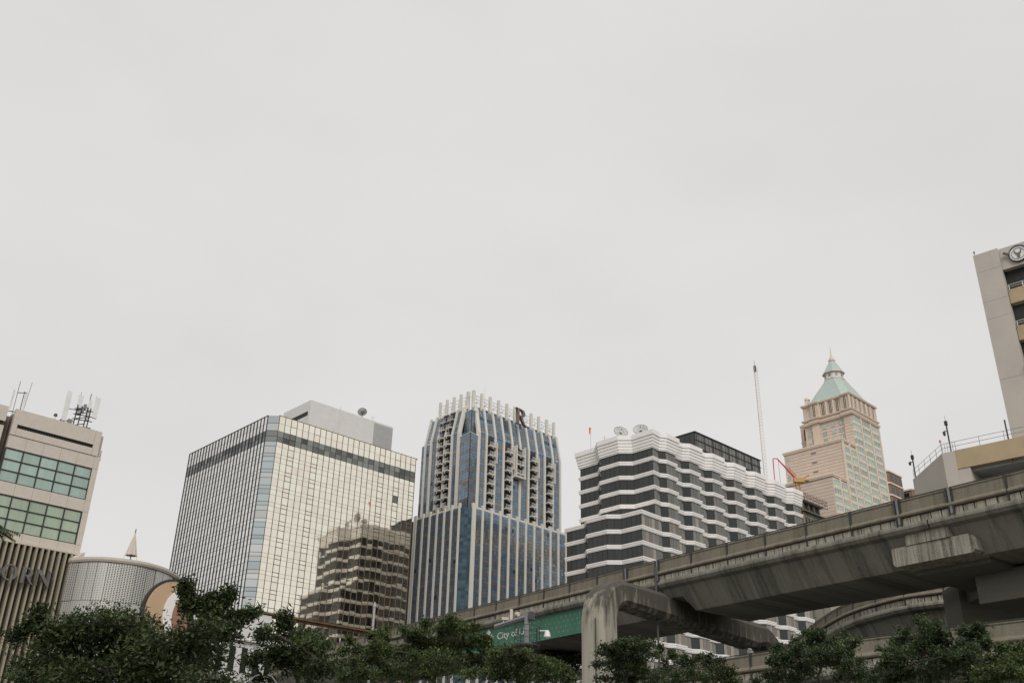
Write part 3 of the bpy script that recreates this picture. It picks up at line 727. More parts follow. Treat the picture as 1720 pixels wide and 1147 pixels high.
# joint lines on stone
q = Geo()
for z in np.arange(93.2, 103.6, .95): q.box(-7.73, -7.69, .5, 18.8, z, z + .05)
for z in np.arange(78, 91.4, .95): q.box(-15.73, -15.69, .5, 25.8, z, z + .05)
for z in np.arange(105.5, 114.4, .95): q.box(.27, .31, .35, 2.7, z, z + .05); q.box(.86, .89, 2.9, 10.9, z, z + .05)
q.build('joint_lines', 'brown', T, kind='stuff')
# bay windows on the right face
def baywin(x, z, w=2.3, h=1.5):
    key = 'bay%.1f' % w
    if key not in cache:
        q = Geo(); pl = [(-w / 2, .3), (-w / 2 + .45, -.45), (w / 2 - .45, -.45), (w / 2, .3)]
        q.prism(pl, -h / 2, h / 2, 0); q.prism(offset_poly(pl, .08), -h / 2 - .95, -h / 2, 1); q.prism(offset_poly(pl, .08), h / 2, h / 2 + .15, 1)
        for xx in (-w / 2 + .45, 0, w / 2 - .45): q.box(xx - .05, xx + .05, -.52, -.4, -h / 2, h / 2, 1)
        cache[key] = q.mesh('bay_window', ['aqua', 'pinktrim'])
    link('bay_window', cache[key], T, (x, .3, z))
z = 113.2; k = 0
while z > 60:
    for x in (2.5, 8.0, 13.4): baywin(x, z, 4.3)
    if z < 102.8:
        for x in (-5.8, -2.0): baywin(x, z, 3.2)
    if z < 90.5:
        for x in (-14.0, -10.1): baywin(x, z, 3.2)
    z -= 2.35
q = Geo()
for x in (5.1, 10.8, 16.0): q.box(x - .35, x + .35, -.2, .3, 60, 114.5)
for x in (-7.6, -4.0, .0): q.box(x - .3, x + .3, -.15, .3, 60, 104)
for x in (-12.2, -8.0): q.box(x - .3, x + .3, -.15, .3, 60, 91.5)
q.build('pier_strip', 'pinktrim', T)
# roof
cx, cy = 8.4, 8.2
def octo(r, f=.41): return [(cx + r, cy - r * f), (cx + r, cy + r * f), (cx + r * f, cy + r), (cx - r * f, cy + r), (cx - r, cy + r * f), (cx - r, cy - r * f), (cx - r * f, cy - r), (cx + r * f, cy - r)]
q = Geo(); q.prism(octo(7.6, .72), 121.3, 130.2, top=octo(2.75)); q.build('pyramid_roof', 'copper', T)
q = Geo()
for (a, b2) in zip(octo(7.65, .72), octo(2.8)): q.tube([(*a, 121.3), (*b2, 130.2)], .07, 4)
q.build('roof_ridge', 'pinktrim', T)
q = Geo(); q.prism(octo(2.65), 130.2, 132.3, 1); q.prism(octo(2.95), 130.1, 130.4, 0); q.prism(octo(3.2), 132.3, 132.6, 0); q.build('lantern', ['pinktrim', 'white2'], T)
for (a, b2) in zip(octo(2.68), octo(2.68)[1:] + octo(2.68)[:1]):
    m_ = ((a[0] + b2[0]) / 2, (a[1] + b2[1]) / 2); q = Geo(); q.box(-.35, .35, -.05, .05, -.4, .4); o_ = q.build('lantern_window', 'greymetal', T); o_.location = (*m_, 131.4); o_.rotation_euler = (0, 0, math.atan2(b2[1] - a[1], b2[0] - a[0]))
q = Geo(); q.prism(octo(3.0), 132.6, 136.9, top=octo(.75)); q.build('upper_roof', 'copper', T)
q = Geo(); q.prism(octo(.95), 136.9, 137.3); q.prism(octo(.7), 137.3, 137.9, 0); q.tube([(cx, cy, 137.9), (cx, cy, 138.6), (cx, cy, 142.4)], [.45, .3, .03], 8); q.build('spire', 'pinktrim', T)
for (x, y) in ((2.2, 14.8), (15.2, 3.0)):
    q = Geo(); q.box(x - .7, x + .7, y - .5, y + .5, 121.5, 123.6); q.tube([(x, y, 123.6), (x, y, 124.4)], [.9, .6], 8); q.box(x + .8, x + 1.5, y - 1.4, y - .6, 121.5, 123.2, 1); q.build('roof_turret', ['pinktrim', 'teal'], T)

# ================================================================ brown blocks behind
def brown_block(name, label, loc, yaw, w, d, h, n, group='brown apartment blocks'):
    t_ = thing(name, label, 'building', loc, yaw, group)
    pl = [(-.6 + 1.2, 0), (w, 0), (w, d), (0, d), (0, .6)]
    q = Geo(); q.prism(pl, 0, h); q.build('wall', 'brown', t_)
    for k in range(n):
        q = Geo(); q.prism(offset_poly(pl, .25), h - .5 - k * 4.0, h - k * 4.0); q.build('floor_ledge', 'pinktrim' if k else 'pink', t_)
    for k in range(n - 1):
        for j in range(int(w / 3)):
            q = Geo(); q.box(1.4 + j * 3, 3.3 + j * 3, -.05, .1, h - 3.3 - k * 4, h - 1.2 - k * 4); q.build('window', 'hglass', t_)
        for j in range(max(1, int(d / 3.4))):
            q = Geo(); q.box(-.05, .1, 1.6 + j * 3.2, 3.6 + j * 3.2, h - 3.3 - k * 4, h - 1.2 - k * 4); q.build('window', 'hglass', t_)
brown_block('brown_apartment_block', 'brown apartment block with pale floor lines behind the right of the spire tower', (122.2, 305.4, 0), 43, 9.3, 8, 110.2, 12)
brown_block('brown_apartment_block', 'lower narrow brown block between the brown apartment block and the white annex', (133.5, 314.5, 0), 43, 5.4, 7, 107.2, 12)

# ================================================================ unfinished building and crane
T = thing('unfinished_building', 'grey concrete building under construction with scaffold rim, below the spire tower', 'building', (76.6, 248.6, 0), 43.5)
q = Geo(); q.prism(rect(1, 9, 1, 9), 0, 78.8); q.build('wall', 'conc', T)
for x in (1.2, 3.8, 6.4, 9.0):
    for y in (.9, 8): q = Geo(); q.box(x - .25, x + .25, y, y + .5, 78.8, 81.2); q.build('column', 'conc_dark', T)
q = Geo(); q.box(.6, 9.6, 1.6, 9.2, 78.8, 81.0); q.build('core_wall', 'conc', T)
q = Geo(); q.box(0.2, 10.2, 0.2, 10, 81.2, 81.6); q.box(.2, 10.2, .2, 10, 78.6, 78.9); q.build('floor_slab', 'conc_dark', T)
q = Geo()
for k in range(16):
    u = -.6 + k * .75
    q.tube([(u, -.5, 80.6), (u, -.7, 83.2)], .05, 3); q.tube([(-.5, u, 80.6), (-.7, u, 83.0)], .05, 3)
    if k < 15: q.tube([(u, -.5, 81.3), (u + .75, -.6, 82.6)], .04, 3); q.tube([(-.5, u, 81.3), (-.6, u + .75, 82.6)], .04, 3)
for z in (81.0, 81.9, 82.7): q.tube([(-.7, -.6, z), (11, -.6, z)], .06, 3); q.tube([(-.6, -.6, z), (-.6, 10.4, z)], .06, 3)
q.build('scaffold', 'darkmetal', T)
for k in range(5):
    q = Geo(); q.box(1.6 + k * 1.5, 2.3 + k * 1.5, .93, 1.02, 75.4, 77.2); q.build('window_opening', 'dark', T)
T = thing('boom_crane', 'red folding boom crane on a yellow mast between the hotel and the spire tower', 'crane', (76.0, 250.2, 0), 0)
q = Geo()
for sx, sy in ((-.45, -.45), (.45, -.45), (.45, .45), (-.45, .45)): q.tube([(sx, sy, 60), (sx, sy, 86.6)], .09, 4)
for k in range(26): q.tube([(-.45, -.45, 60 + k), (.45, -.45, 61 + k)], .05, 3); q.tube([(.45, -.45, 60 + k), (.45, .45, 61 + k)], .05, 3); q.tube([(-.45, .45, 60 + k), (-.45, -.45, 61 + k)], .05, 3)
q.build('mast', 'yellow', T)
q = Geo(); q.box(-1.0, 1.6, -.7, .7, 86.4, 87.6); q.box(.6, 3.0, -.6, .6, 86.9, 87.3); q.tube([(1, 0, 87.3), (3.2, 0, 88.6)], .2, 5); q.build('turntable', 'yellow', T)
q = Geo(); q.tube([(-.3, 0, 87.4), (-2.2, .3, 90.0), (-4.6, .7, 93.2)], [.34, .26, .16], 6); q.tube([(-.2, 0, 88.3), (-1.7, .2, 90.3)], .1, 5)
q.tube([(-4.6, .7, 93.2), (-5.6, .8, 93.2), (-5.75, .8, 92.4)], .15, 5); q.tube([(-5.7, .8, 92.8), (-5.8, .8, 86.0)], [.15, .11], 5); q.tube([(-4.3, .8, 92.6), (-4.3, .8, 86.5)], .05, 4); q.build('boom', 'red', T)

# ================================================================ left building with teal windows and ribbed base
LO = (-32.381, 74.316); LY = 43.5
T = thing('ribbed_mall_building', 'beige building with teal window grids above a dark base of vertical ribs, far left', 'building', (*LO, 0), LY)
def stone(x0, x1, y0, y1, z0, z1, name='stone_panel', mat='stone'):
    q = Geo(); q.box(x0 + .008, x1 - .008, y0, y1, z0 + .008, z1 - .008); return q.build(name, mat, T)
q = Geo(); q.box(-6.55, .1, .22, 13, 19.8, 29.4); q.box(-14, -7.15, .22, 13, 19.8, 29.4); q.box(-7.2, -6.5, 1.6, 13, 19.8, 29.2); q.build('wall_core', 'stone_slab', T)
XC = [-6.62, -5.32, -4.02, -2.72, -1.42, -.12]
# panels around the windows
for a_, b_ in zip(XC[:-1], XC[1:]): 
    stone(a_, b_, 0, .3, 26.56, 27.55); stone(a_, b_, 0, .3, 23.1, 24.02); stone(a_, b_, 0, .3, 19.95, 20.55)
    
for z0, z1 in ((26.56, 27.55), (24.02, 26.56), (23.1, 24.02), (20.55, 23.1), (19.95, 20.55)): stone(-.12, .33, 0, .3, z0, z1)
# upper fascia with slot
stone(-6.62, -.45, -.05, .3, 28.42, 29.6); stone(-6.62, -6.25, -.05, .3, 27.57, 28.42); stone(-.45, .05, -.05, .3, 27.57, 29.6); stone(-6.25, -.45, -.05, .3, 27.57, 28.14)
q = Geo(); q.box(-6.25, -.45, .12, .3, 28.14, 28.42); q.build('slot_back', 'dark', T)
q = Geo()
for k in range(28): q.box(-6.15 + k * .2, -6.1 + k * .2, .06, .12, 28.15, 28.41)
q.build('slot_louvre', 'darkmetal', T)
for x0 in (-11.5,):
    stone(-13.5, -7.15, -.05, .3, 28.42, 29.6); stone(-13.5, -7.15, 0, .3, 26.56, 28.1); stone(-13.5, -7.15, 0, .3, 23.1, 24.0); stone(-13.5, -7.15, 0, .3, 19.95, 20.55)
    stone(-8.0, -7.15, 0, .3, 24, 26.56); q = Geo(); q.box(-13.5, -7.3, .1, .3, 28.1, 28.42); q.build('slot_back', 'dark', T)
q = Geo(); q.box(-7.15, -6.62, .9, 1.5, 19.9, 29.2); q.build('recess', 'stone_slab', T)
# windows: frame with separate panes
def wingrid(x0, x1, z0, z1, nc, nr, mat, skipc=0):
    q = Geo(); q.box(x0, x1, .14, .22, z0, z1)
    for k in range(nc + 1): x = x0 + (x1 - x0) * k / nc; q.box(x - .035, x + .035, .02, .14, z0, z1)
    for k in range(nr + 1): z = z0 + (z1 - z0) * k / nr; q.box(x0, x1, .03, .14, z - .03, z + .03)
    q.build('window_frame', 'darkmetal', T)
    for c in range(nc):
        for r2 in range(nr):
            w = (x1 - x0) / nc; h = (z1 - z0) / nr
            pane_obj(T, w - .09, h - .08, mat, (x0 + (c + .5) * w, .11, z0 + (r2 + .5) * h), 0, depth=.03, jit=.004)
            if mat == 'teal':      # roller blind behind the upper part of the glass
                pass
wingrid(-6.62, -.12, 24.05, 26.53, 5, 3, 'teal'); wingrid(-7.92, -.17, 20.58, 23.06, 6, 3, 'teal2'); wingrid(-13.4, -8.05, 24.05, 26.53, 4, 3, 'teal'); wingrid(-13.4, -8.05, 20.58, 23.06, 4, 3, 'teal2')
# side face with stepped parapet and corner windows
q = Geo(); q.prism([(.05, .3), (.33, .3), (.33, 6), (.05, 6)], 19.95, 27.5)
q.box(.0, .34, .3, 1.3, 27.5, 29.4); q.box(.0, .55, 1.3, 2.2, 27.5, 29.2); q.box(0, 1.15, 2.2, 6, 28.1, 28.9)
q.prism([(.05, 2.0), (.33, 2.0), (.33, 6), (.05, 6)], 26.4, 28.1, top=[(.05, 2.0), (1.15, 2.0), (1.15, 6), (.05, 6)]); q.build('side_wall', 'stone', T)
for z0 in (24.05, 20.58):
    for k in range(3):
        q = Geo(); q.box(.33, .42, .7, 2.9, z0 + .84 * k + .03, z0 + .84 * k + .80, 0); q.build('side_pane', ['teal'], T)
    q = Geo(); q.box(.32, .4, .6, 3.0, z0 - .06, z0 + 2.6); q.build('window_frame', 'darkmetal', T)
# ribbed base
q = Geo(); q.box(-15, .1, .3, 12, 0, 19.9); q.build('base_backing', 'ribback', T)
q = Geo(); q.box(-15, .45, -.12, .3, 19.78, 20.0); q.build('base_cornice', 'stone', T)
for k in range(34):
    q = Geo(); q.prism([(-.07, .3), (-.07, -.26), (-.03, -.32), (.03, -.32), (.07, -.26), (.07, .3)], 0, 19.78)
    link('rib', cache.setdefault('rib', q.mesh('rib', ['yellowrib'])), T, (-.27 - k * .43, 0, 0))
q = Geo(); q.box(.05, .36, -.4, .3, 0, 19.8); q.build('corner_rib', 'stone', T)
for k in range(7):
    q = Geo(); q.box(-.09, .09, -.06, .06, 0, 19.7); link('stone_strip', cache.setdefault('sst', q.mesh('stone_strip', ['stone_slab'])), T, (.42 + k * .045, .0 + k * .26, 0), (0, 0, R(78)))
# letters ORN (with the edge of a letter before them)
def Lm(x, z): return basis((x, -.62, z), (1, 0, 0), (0, 0, 1), (0, -1, 0))
O_ = [ell(.62, .66, .64, .68), ell(.62, .66, .40, .57)[::-1]]
SC = Matrix.Diagonal((.84, .84, 1, 1))
shape2d('letter_o', O_, .16, 'grey_letter', T, Lm(-5.0, 17.02) @ SC)
Rl = [[(0, 0), (.42, 0), (.34, .06), (.34, .6), (.48, .6), (.78, .18), (.92, 0), (1.22, 0), (1.0, .12), (.74, .58), (.95, .75), (1.0, 1.0), (.86, 1.22), (.6, 1.32), (0, 1.32), (.1, 1.26), (.1, .06)], [(.34, .7), (.34, 1.22), (.56, 1.22), (.72, 1.1), (.75, .95), (.68, .78), (.5, .7)]]
shape2d('letter_r', Rl, .16, 'grey_letter', T, Lm(-3.72, 17.0) @ SC)
Nl = [[(0, 0), (.34, 0), (.23, .08), (.23, 1.05), (1.12, -.05), (1.24, -.05), (1.24, 1.24), (1.36, 1.32), (1.0, 1.32), (1.11, 1.24), (1.11, .38), (.36, 1.32), (-.02, 1.32), (.12, 1.22), (.12, .08)]]
shape2d('letter_n', Nl, .16, 'grey_letter', T, Lm(-2.68, 17.0) @ SC)
shape2d('letter_y', [[(0, 1.32), (.45, 1.32), (.36, 1.22), (.62, .72), (.9, 1.22), (.82, 1.32), (1.18, 1.32), (1.05, 1.22), (.72, .62), (.72, .06), (.82, 0), (.42, 0), (.5, .06), (.5, .6), (.12, 1.22)]], .16, 'grey_letter', T, Lm(-6.1, 17.0) @ SC)

# ================================================================ perforated metal drum
pts = [(-32.35, 73.75), (-30.75, 73.25), (-29.3, 73.25), (-27.5, 74.1), (-26.5, 75.4), (-26.0, 77.0), (-25.9, 78.6), (-26.3, 80.2), (-27.4, 82), (-29.2, 83.4), (-31.5, 84)]
def catmull(P, n=6):
    out = []; P = [2 * np.array(P[0]) - np.array(P[1])] + [np.array(p) for p in P] + [2 * np.array(P[-1]) - np.array(P[-2])]
    for i in range(1, len(P) - 2):
        for k in range(n):
            t_ = k / n; a, b2, c2, d2 = P[i - 1], P[i], P[i + 1], P[i + 2]
            out.append(.5 * ((2 * b2) + (-a + c2) * t_ + (2 * a - 5 * b2 + 4 * c2 - d2) * t_ * t_ + (-a + 3 * b2 - 3 * c2 + d2) * t_ ** 3))
    out.append(P[-2]); return out
T = thing('perforated_drum', 'curved drum clad in perforated silver metal panels, right of the ribbed base', 'building', (-29, 78, 0), 0)
cv = [c - np.array([29 * -1 * -1 * -1, 78]) if False else c - np.array([-29, 78]) for c in catmull(pts, 8)]
ZD = 19.25; npn = 0
q = Geo(); q.prism([tuple(c * .985) for c in cv], 0, ZD - .1); q.build('drum_core', 'greyplaster', T)
uacc = 0
seglist = [cv[i] for i in range(0, len(cv))]
step = 4
for i in range(0, len(seglist) - step, step):
    for (z0, z1) in ((ZD - 3.0, ZD - .25), (ZD - 6.2, ZD - 3.03), (ZD - 9.5, ZD - 6.23)):
        me = bpy.data.meshes.new('metal_panel'); vv = []; ff = []; uvs = []
        out_ = random.uniform(0, .05); ua = uacc
        # panel follows the curve
        for k in range(step + 1):
            p = seglist[i + k]; n_ = p / np.linalg.norm(p)
            sh = .985 if k == step else 1; pp = p + n_ * out_
            if k: ua += np.linalg.norm(seglist[i + k] - seglist[i + k - 1])
            vv += [(pp[0], pp[1], z0), (pp[0], pp[1], z1)]; uvs.append(ua)
        for k in range(step): ff.append((2 * k, 2 * k + 2, 2 * k + 3, 2 * k + 1))
        me.from_pydata(vv, [], ff); me.materials.append(M['perf']); ul = me.uv_layers.new(name='UVMap')
        for pol in me.polygons:
            for li in pol.loop_indices:
                vi = me.loops[li].vertex_index; ul.data[li].uv = (uvs[vi // 2] / .19, vv[vi][2] / .125)
        sm = me.polygons; pass
        o_ = link('metal_panel', me, T); md = o_.modifiers.new('thick', 'SOLIDIFY'); md.thickness = .03; md.offset = -1
    uacc += sum(np.linalg.norm(seglist[i + k + 1] - seglist[i + k]) for k in range(step))
    # seam
    p = seglist[i]; n_ = p / np.linalg.norm(p); q = Geo(); q.tube([(p[0] + n_[0] * .03, p[1] + n_[1] * .03, ZD - 9.5), (p[0] + n_[0] * .03, p[1] + n_[1] * .03, ZD - .2)], .018, 4); q.build('seam', 'darkmetal', T)
fr = []
cc = [np.array([-31.95 + 29, 74.75 - 78 - .25])] + cv
for i in range(len(cc)):
    d = cc[min(i + 1, len(cc) - 1)] - cc[max(i - 1, 0)]; d = Vector((d[0], d[1], 0)).normalized()
    fr.append((Vector((cc[i][0], cc[i][1], ZD if i else 19.9)), Vector((d.y, -d.x, 0)), Vector((0, 0, 1))))
q = Geo(); q.sweep(fr, [(-.3, -.2), (.12, -.2), (.2, -.05), (.2, .12), (-.3, .12)]); q.build('coping', 'stone', T)
# roundel on the drum
cD = Vector((-21.79, 66.52, 14.1)); 
T = thing('roundel_sign', 'tan disc sign with white ring and brown oval beside the drum, partly behind leaves', 'sign', tuple(cD), 0)
nrm = Vector((.30, -.95, 0)).normalized(); nrm = Vector((math.cos(R(-38)), math.sin(R(-38)), 0)); ux = Vector((0, 0, 1)).cross(nrm).normalized()
def Dm(o): return basis(nrm * o, ux, Vector((0, 0, 1)), nrm)
shape2d('disc', [ell(0, 0, 2.1, 2.1, 60)], .35, 'tan', T, Dm(0))
shape2d('white_ring', [ell(.42, .0, 1.3, 1.6, 50), ell(.6, -.12, .8, 1.3, 50)[::-1]], .06, 'white', T, Dm(.22))
shape2d('brown_oval', [ell(.6, -.12, .78, 1.28, 50)], .08, 'terracotta', T, Dm(.23))
shape2d('dark_rim', [ell(0, 0, 2.28, 2.28, 60), ell(0, 0, 2.11, 2.11, 60)[::-1]], .25, 'darkmetal', T, Dm(-.1))  # plain dark ring around the disc
q = Geo(); e_ = -nrm * .2; q.tube([e_, Vector((-2.2, 6, -.5))], .15, 6); q.tube([e_ - Vector((0, 0, 1)), Vector((-2.2, 6, -2))], .12, 6); q.build('bracket', 'darkmetal', T)

# closed parasol on the drum roof
T = thing('closed_parasol', 'closed beige cone-shaped parasol with guy wires on top of the drum', 'parasol', (-27.68 - .5, 70.9 + 3.4, 19.2), 0)
q = Geo(); n = 10
for k in range(n):
    a0, a1 = 2 * math.pi * k / n, 2 * math.pi * (k + .5) / n; a2 = 2 * math.pi * (k + 1) / n
    for u, v, ru, rv in ((a0, a1, .46, .38), (a1, a2, .38, .46)):
        q.face([(ru * math.cos(u), ru * math.sin(u), .62), (rv * math.cos(v), rv * math.sin(v), .62), (.03 * math.cos(v), .03 * math.sin(v), 2.35), (.03 * math.cos(u), .03 * math.sin(u), 2.35)])
q.build('canopy', 'stone', T)
q = Geo(); q.tube([(0, 0, 0), (0, 0, 2.65)], .035, 6); q.build('pole', 'darkmetal', T)
q = Geo(); q.tube([(0, 0, 0), (0, 0, .22), (0, 0, .4)], [.14, .1, .06], 8); q.build('base', 'ochre', T)
q = Geo(); q.tube([(.42, 0, .7), (.48, 0, 0)], .012, 3); q.tube([(-.42, 0, .7), (-.8, 0, 0)], .012, 3); q.build('guy_wire', 'greymetal', T)

# antennas on the beige roof
def Lp(x, y, z): return Tp(LO, LY, x, y, z)
T = thing('antenna_cluster', 'cluster of white cell panels on a dark pipe frame at the right roof corner', 'antenna', Lp(-1.55, .9, 29.5), LY)
for (x, y, z0, z1, r2) in ((-1.25, 0, .5, 3.0, .19), (-.25, .2, 1.35, 3.0, .18), (.55, .1, 1.1, 2.75, .14), (.95, -.2, 1.3, 3.05, .20)):
    q = Geo(); q.prism([(x - r2, y - .08), (x + r2, y - .08), (x + r2 * .8, y + .1), (x - r2 * .8, y + .1)], z0, z1); q.build('cell_panel', 'whitemetal', T)
q = Geo()
for x in (-.45, -.1, .35, .6): q.tube([(x, 0, 0), (x + .05, 0, 2.1)], .05, 5)
for z in (.35, .9, 1.3, 1.75): q.tube([(-.6, .05, z), (.9, -.1, z + .1)], .04, 4); q.tube([(-.5, 0, z), (.5, .2, z + .45)], .035, 4)
q.tube([(-1.2, .1, .55), (-.45, .1, .7)], .04, 4); q.tube([(-1.2, .1, 1.6), (-.3, .1, 1.7)], .03, 4); q.tube([(-1.05, .1, .5), (-1.05, .1, 2.9)], .02, 4); q.tube([(-1.2, .1, .3), (-1.2, .1, .6)], .03, 4)
q.tube([(-.3, .2, 2.9), (-.3, .2, 3.3)], .015, 4); q.tube([(.45, .2, 2.0), (.5, .2, 3.4)], .03, 4); q.tube([(.85, 0, 2.8), (.85, 0, 3.2)], .015, 4)
q.build('pipe_frame', 'darkmetal', T)
q = Geo(); q.box(-1.2, -1.0, .15, .3, .95, 1.35); q.box(.05, .25, -.1, .1, 1.9, 2.3); q.box(-.05, .1, -.15, 0, 1.55, 1.8); q.build('radio_box', 'greymetal', T)
T = thing('twin_antenna', 'slim white twin-panel antenna on a small dark frame at the left roof gap', 'antenna', Lp(-6.5, .8, 29.3), LY)
for x in (-.35, .55): q = Geo(); q.box(x - .06, x + .06, -.05, .05, .25, 2.0); q.build('cell_panel', 'whitemetal', T)
q = Geo(); q.tube([(-.4, 0, .25), (.75, 0, .45)], .04, 4); q.tube([(-.1, 0, 1.85), (.6, 0, 2.05)], .03, 4); q.tube([(-.1, 0, 0), (-.1, 0, 2.8)], .02, 4); q.tube([(.38, 0, .3), (.38, 0, 2.1)], .03, 4); q.tube([(.6, 0, .3), (.75, 0, 3.0)], .015, 4); q.build('pipe_frame', 'darkmetal', T)
T = thing('rooftop_gear', 'small round sensor and grey boxes midway along the beige roof edge', 'roof equipment', Lp(-3.0, .6, 29.5), LY)
q = Geo(); q.tube([(-.55, 0, 0), (-.55, 0, .65)], .015, 4); q.tube([(-.55, 0, .6), (-.55, 0, .78)], [.16, .1], 8); q.build('sensor', 'darkmetal', T)
q = Geo(); q.box(-.25, -.05, -.1, .1, 0, .25); q.tube([(-.15, 0, .2), (-.1, 0, .45)], .06, 5); q.tube([(-.15, 0, .05), (.6, 0, .15)], .03, 4); q.build('junction_box', 'darkmetal', T)
q = Geo(); q.box(.45, .75, -.1, .15, 0, .65); q.build('cabinet', 'greymetal', T)

# ================================================================ right-hand building with balconies and emblem
RO = (42.49, 78.64); RY = -42
T = thing('balcony_building', 'tall pale building with ochre balcony bands and a round emblem, far right', 'building', (*RO, 0), RY)
q = Geo(); q.box(.05, 2.1, .05, 16, 0, 50.5); q.build('pylon', 'stone2', T)
zc = [50.6, 48.7, 45.6, 43.9, 38.0, 33.0, 27.0, 21.0]
for a_, b_ in zip(zc[:-1], zc[1:]):
    for u0, u1 in ((0, 1.45), (1.46, 2.15)) if a_ > 50 else ((0, 2.15),):
        q = Geo(); q.box(u0, u1, 0, .3, b_ + .02, a_); q.build('facing_panel', 'stone2', T)
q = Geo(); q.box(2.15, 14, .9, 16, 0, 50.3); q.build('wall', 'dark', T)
q = Geo(); q.box(2.15, 14, .35, 1.2, 48.45, 50.62); q.build('fascia', 'stone2', T)
for k in range(6):
    z1 = 46.45 - k * 3.65
    q = Geo(); q.box(2.15, 14, .5, .8, z1 - 1.4, z1); q.box(2.15, 14, .8, 3.5, z1 - 1.5, z1 - 1.25); q.build('balcony_band', 'ochre', T)
    q = Geo()
    for x in np.arange(2.3, 13, 1.15): q.tube([(x, .45, z1 - .12), (x, .45, z1 + .42)], .035, 4)
    q.tube([(2.2, .45, z1 + .42), (13.9, .45, z1 + .42)], .035, 4); q.tube([(2.2, .45, z1 + .2), (13.9, .45, z1 + .2)], .025, 4); q.build('railing', 'whitemetal', T)
    q = Geo(); q.box(2.9, 4.2, 2.2, 2.5, z1 - 1.2, z1 + 1.9); q.build('inner_wall', 'stone', T)
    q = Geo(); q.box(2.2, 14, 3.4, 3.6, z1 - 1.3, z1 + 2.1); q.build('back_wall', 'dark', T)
Em = lambda o: basis((3.72, .35 - o, 49.55), (1, 0, 0), (0, 0, 1), (0, -1, 0))
shape2d('emblem_rim', [ell(0, 0, .82, .82, 40), ell(0, 0, .74, .74, 40)[::-1]], .2, 'darkmetal', T, Em(.1))
shape2d('emblem_disc', [ell(0, 0, .75, .75, 40)], .12, 'whitemetal', T, Em(.08))
shape2d('emblem_ring', [ell(0, 0, .56, .56, 36), ell(0, 0, .53, .53, 36)[::-1]], .04, 'greymetal', T, Em(.16))
shape2d('emblem_figure', [[(-.1, -.42), (.1, -.42), (.14, -.1), (.24, .02), (.34, .3), (.24, .34), (.16, .1), (.0, .06), (-.16, .1), (-.24, .34), (-.34, .3), (-.24, .02), (-.14, -.1)]], .05, 'brown_letter', T, Em(.17))
q = Geo(); q.tube([(2.55, .1, 49.95), (3.0, .1, 49.65)], [.13, .11], 8); q.build('emblem_bar', 'brown_letter', T)
q = Geo(); q.tube([(.12, .2, 50.6), (.12, .2, 50.95)], .02, 4); q.tube([(.12, .2, 50.9), (.12, .2, 51.1)], .07, 6); q.build('roof_lamp', 'darkmetal', T)
q = Geo(); q.box(2.3, 2.6, -.25, .0, 38.2, 38.5); q.tube([(2.35, -.3, 38.9), (2.7, -.3, 38.6)], .1, 6); q.tube([(2.25, -.1, 38.5), (2.35, -.1, 39.0)], .05, 4); q.build('camera_bracket', 'greymetal', T)
q = Geo(); q.box(2.15, 14, -.02, .4, 0, 27); q.build('lower_wall', 'stone2', T)

# ================================================================ pale annex in front
T = thing('pale_annex', 'low pale annex with an ochre parapet band and railing above the viaduct, right', 'building', (33.9, 71.3, 0), -42)
def A2(px, py): 
    v = Vector((px - 33.9, py - 71.3)); c, s = math.cos(R(42)), math.sin(R(42)); return (c * v.x - s * v.y, s * v.x + c * v.y)
wall = [A2(33.9, 71.3), A2(37.0, 75), A2(35, 82), A2(33.3, 78.2), A2(33.2, 71.9)]
q = Geo(); q.prism(wall, 0, 28.6); q.build('end_wall', 'stone2', T)
q = Geo(); q.box(0, 14, .0, .5, 27.15, 28.62); q.build('parapet_band', 'ochre', T)
q = Geo(); q.box(.9, 14, .5, 4, 26.9, 27.2); q.build('soffit', 'greyplaster', T)
q = Geo(); q.box(0, .9, .05, 2.9, 0, 27.14); q.build('corner_wall', 'stone2', T)
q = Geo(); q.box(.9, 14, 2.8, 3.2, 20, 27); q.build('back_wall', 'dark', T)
q = Geo(); q.box(1.9, 14, 2.6, 2.8, 20, 25.6); q.build('sill_wall', 'greyplaster', T)
for k in range(10):
    q = Geo(); x = 2.4 + k * .55
    if k % 4 == 3: continue
    q.box(x, x + .05, 2.5, 2.58, 24, 26.1); q.box(x, x + .5, 2.5, 2.58, 25.75, 25.8); q.box(x + .45, x + .5, 2.5, 2.58, 24, 26.0); q.build('railing_frame', 'darkmetal', T)
q = Geo(); rp = [A2(33.35, 78), A2(33.3, 71.95), (.1, .1), (9, .1)]
for z in (29.0, 29.35): q.tube([(x, y, z) for x, y in rp], .018, 4)
for a_, b_ in zip(rp[:-1], rp[1:]):
    for k in range(5): t_ = k / 5; q.tube([(a_[0] + (b_[0] - a_[0]) * t_, a_[1] + (b_[1] - a_[1]) * t_, 28.55), (a_[0] + (b_[0] - a_[0]) * t_, a_[1] + (b_[1] - a_[1]) * t_, 29.35)], .02, 4)
q.build('railing', 'greymetal', T)
def cctv(label, loc, h, group='camera masts on the annex roof'):
    t_ = thing('camera_mast', label, 'camera mast', loc, 30, group)
    q = Geo(); q.tube([(0, 0, 0), (0, 0, h)], .06, 5); q.tube([(0, 0, h), (0, 0, h + .45)], .015, 4); q.box(-.09, .09, -.09, .09, h - .35, h); q.build('pole', 'darkmetal', t_)
    q = Geo(); q.tube([(0, 0, h * .68), (-.42, 0, h * .66)], .03, 4); q.tube([(-.42, 0, h * .62), (-.42, 0, h * .5)], [.12, .08], 7); q.build('camera', 'darkmetal', t_)
cctv('dark camera mast at the far left end of the annex roof', (33.3, 77.6, 28.6), 1.9)
cctv('taller dark camera mast at the bend of the annex roof railing', (33.85, 71.75, 28.6), 2.6)
t_ = thing('warning_lamp', 'small red lamp on a thin stalk beside the taller camera mast', 'lamp', (33.35, 72.2, 28.6))
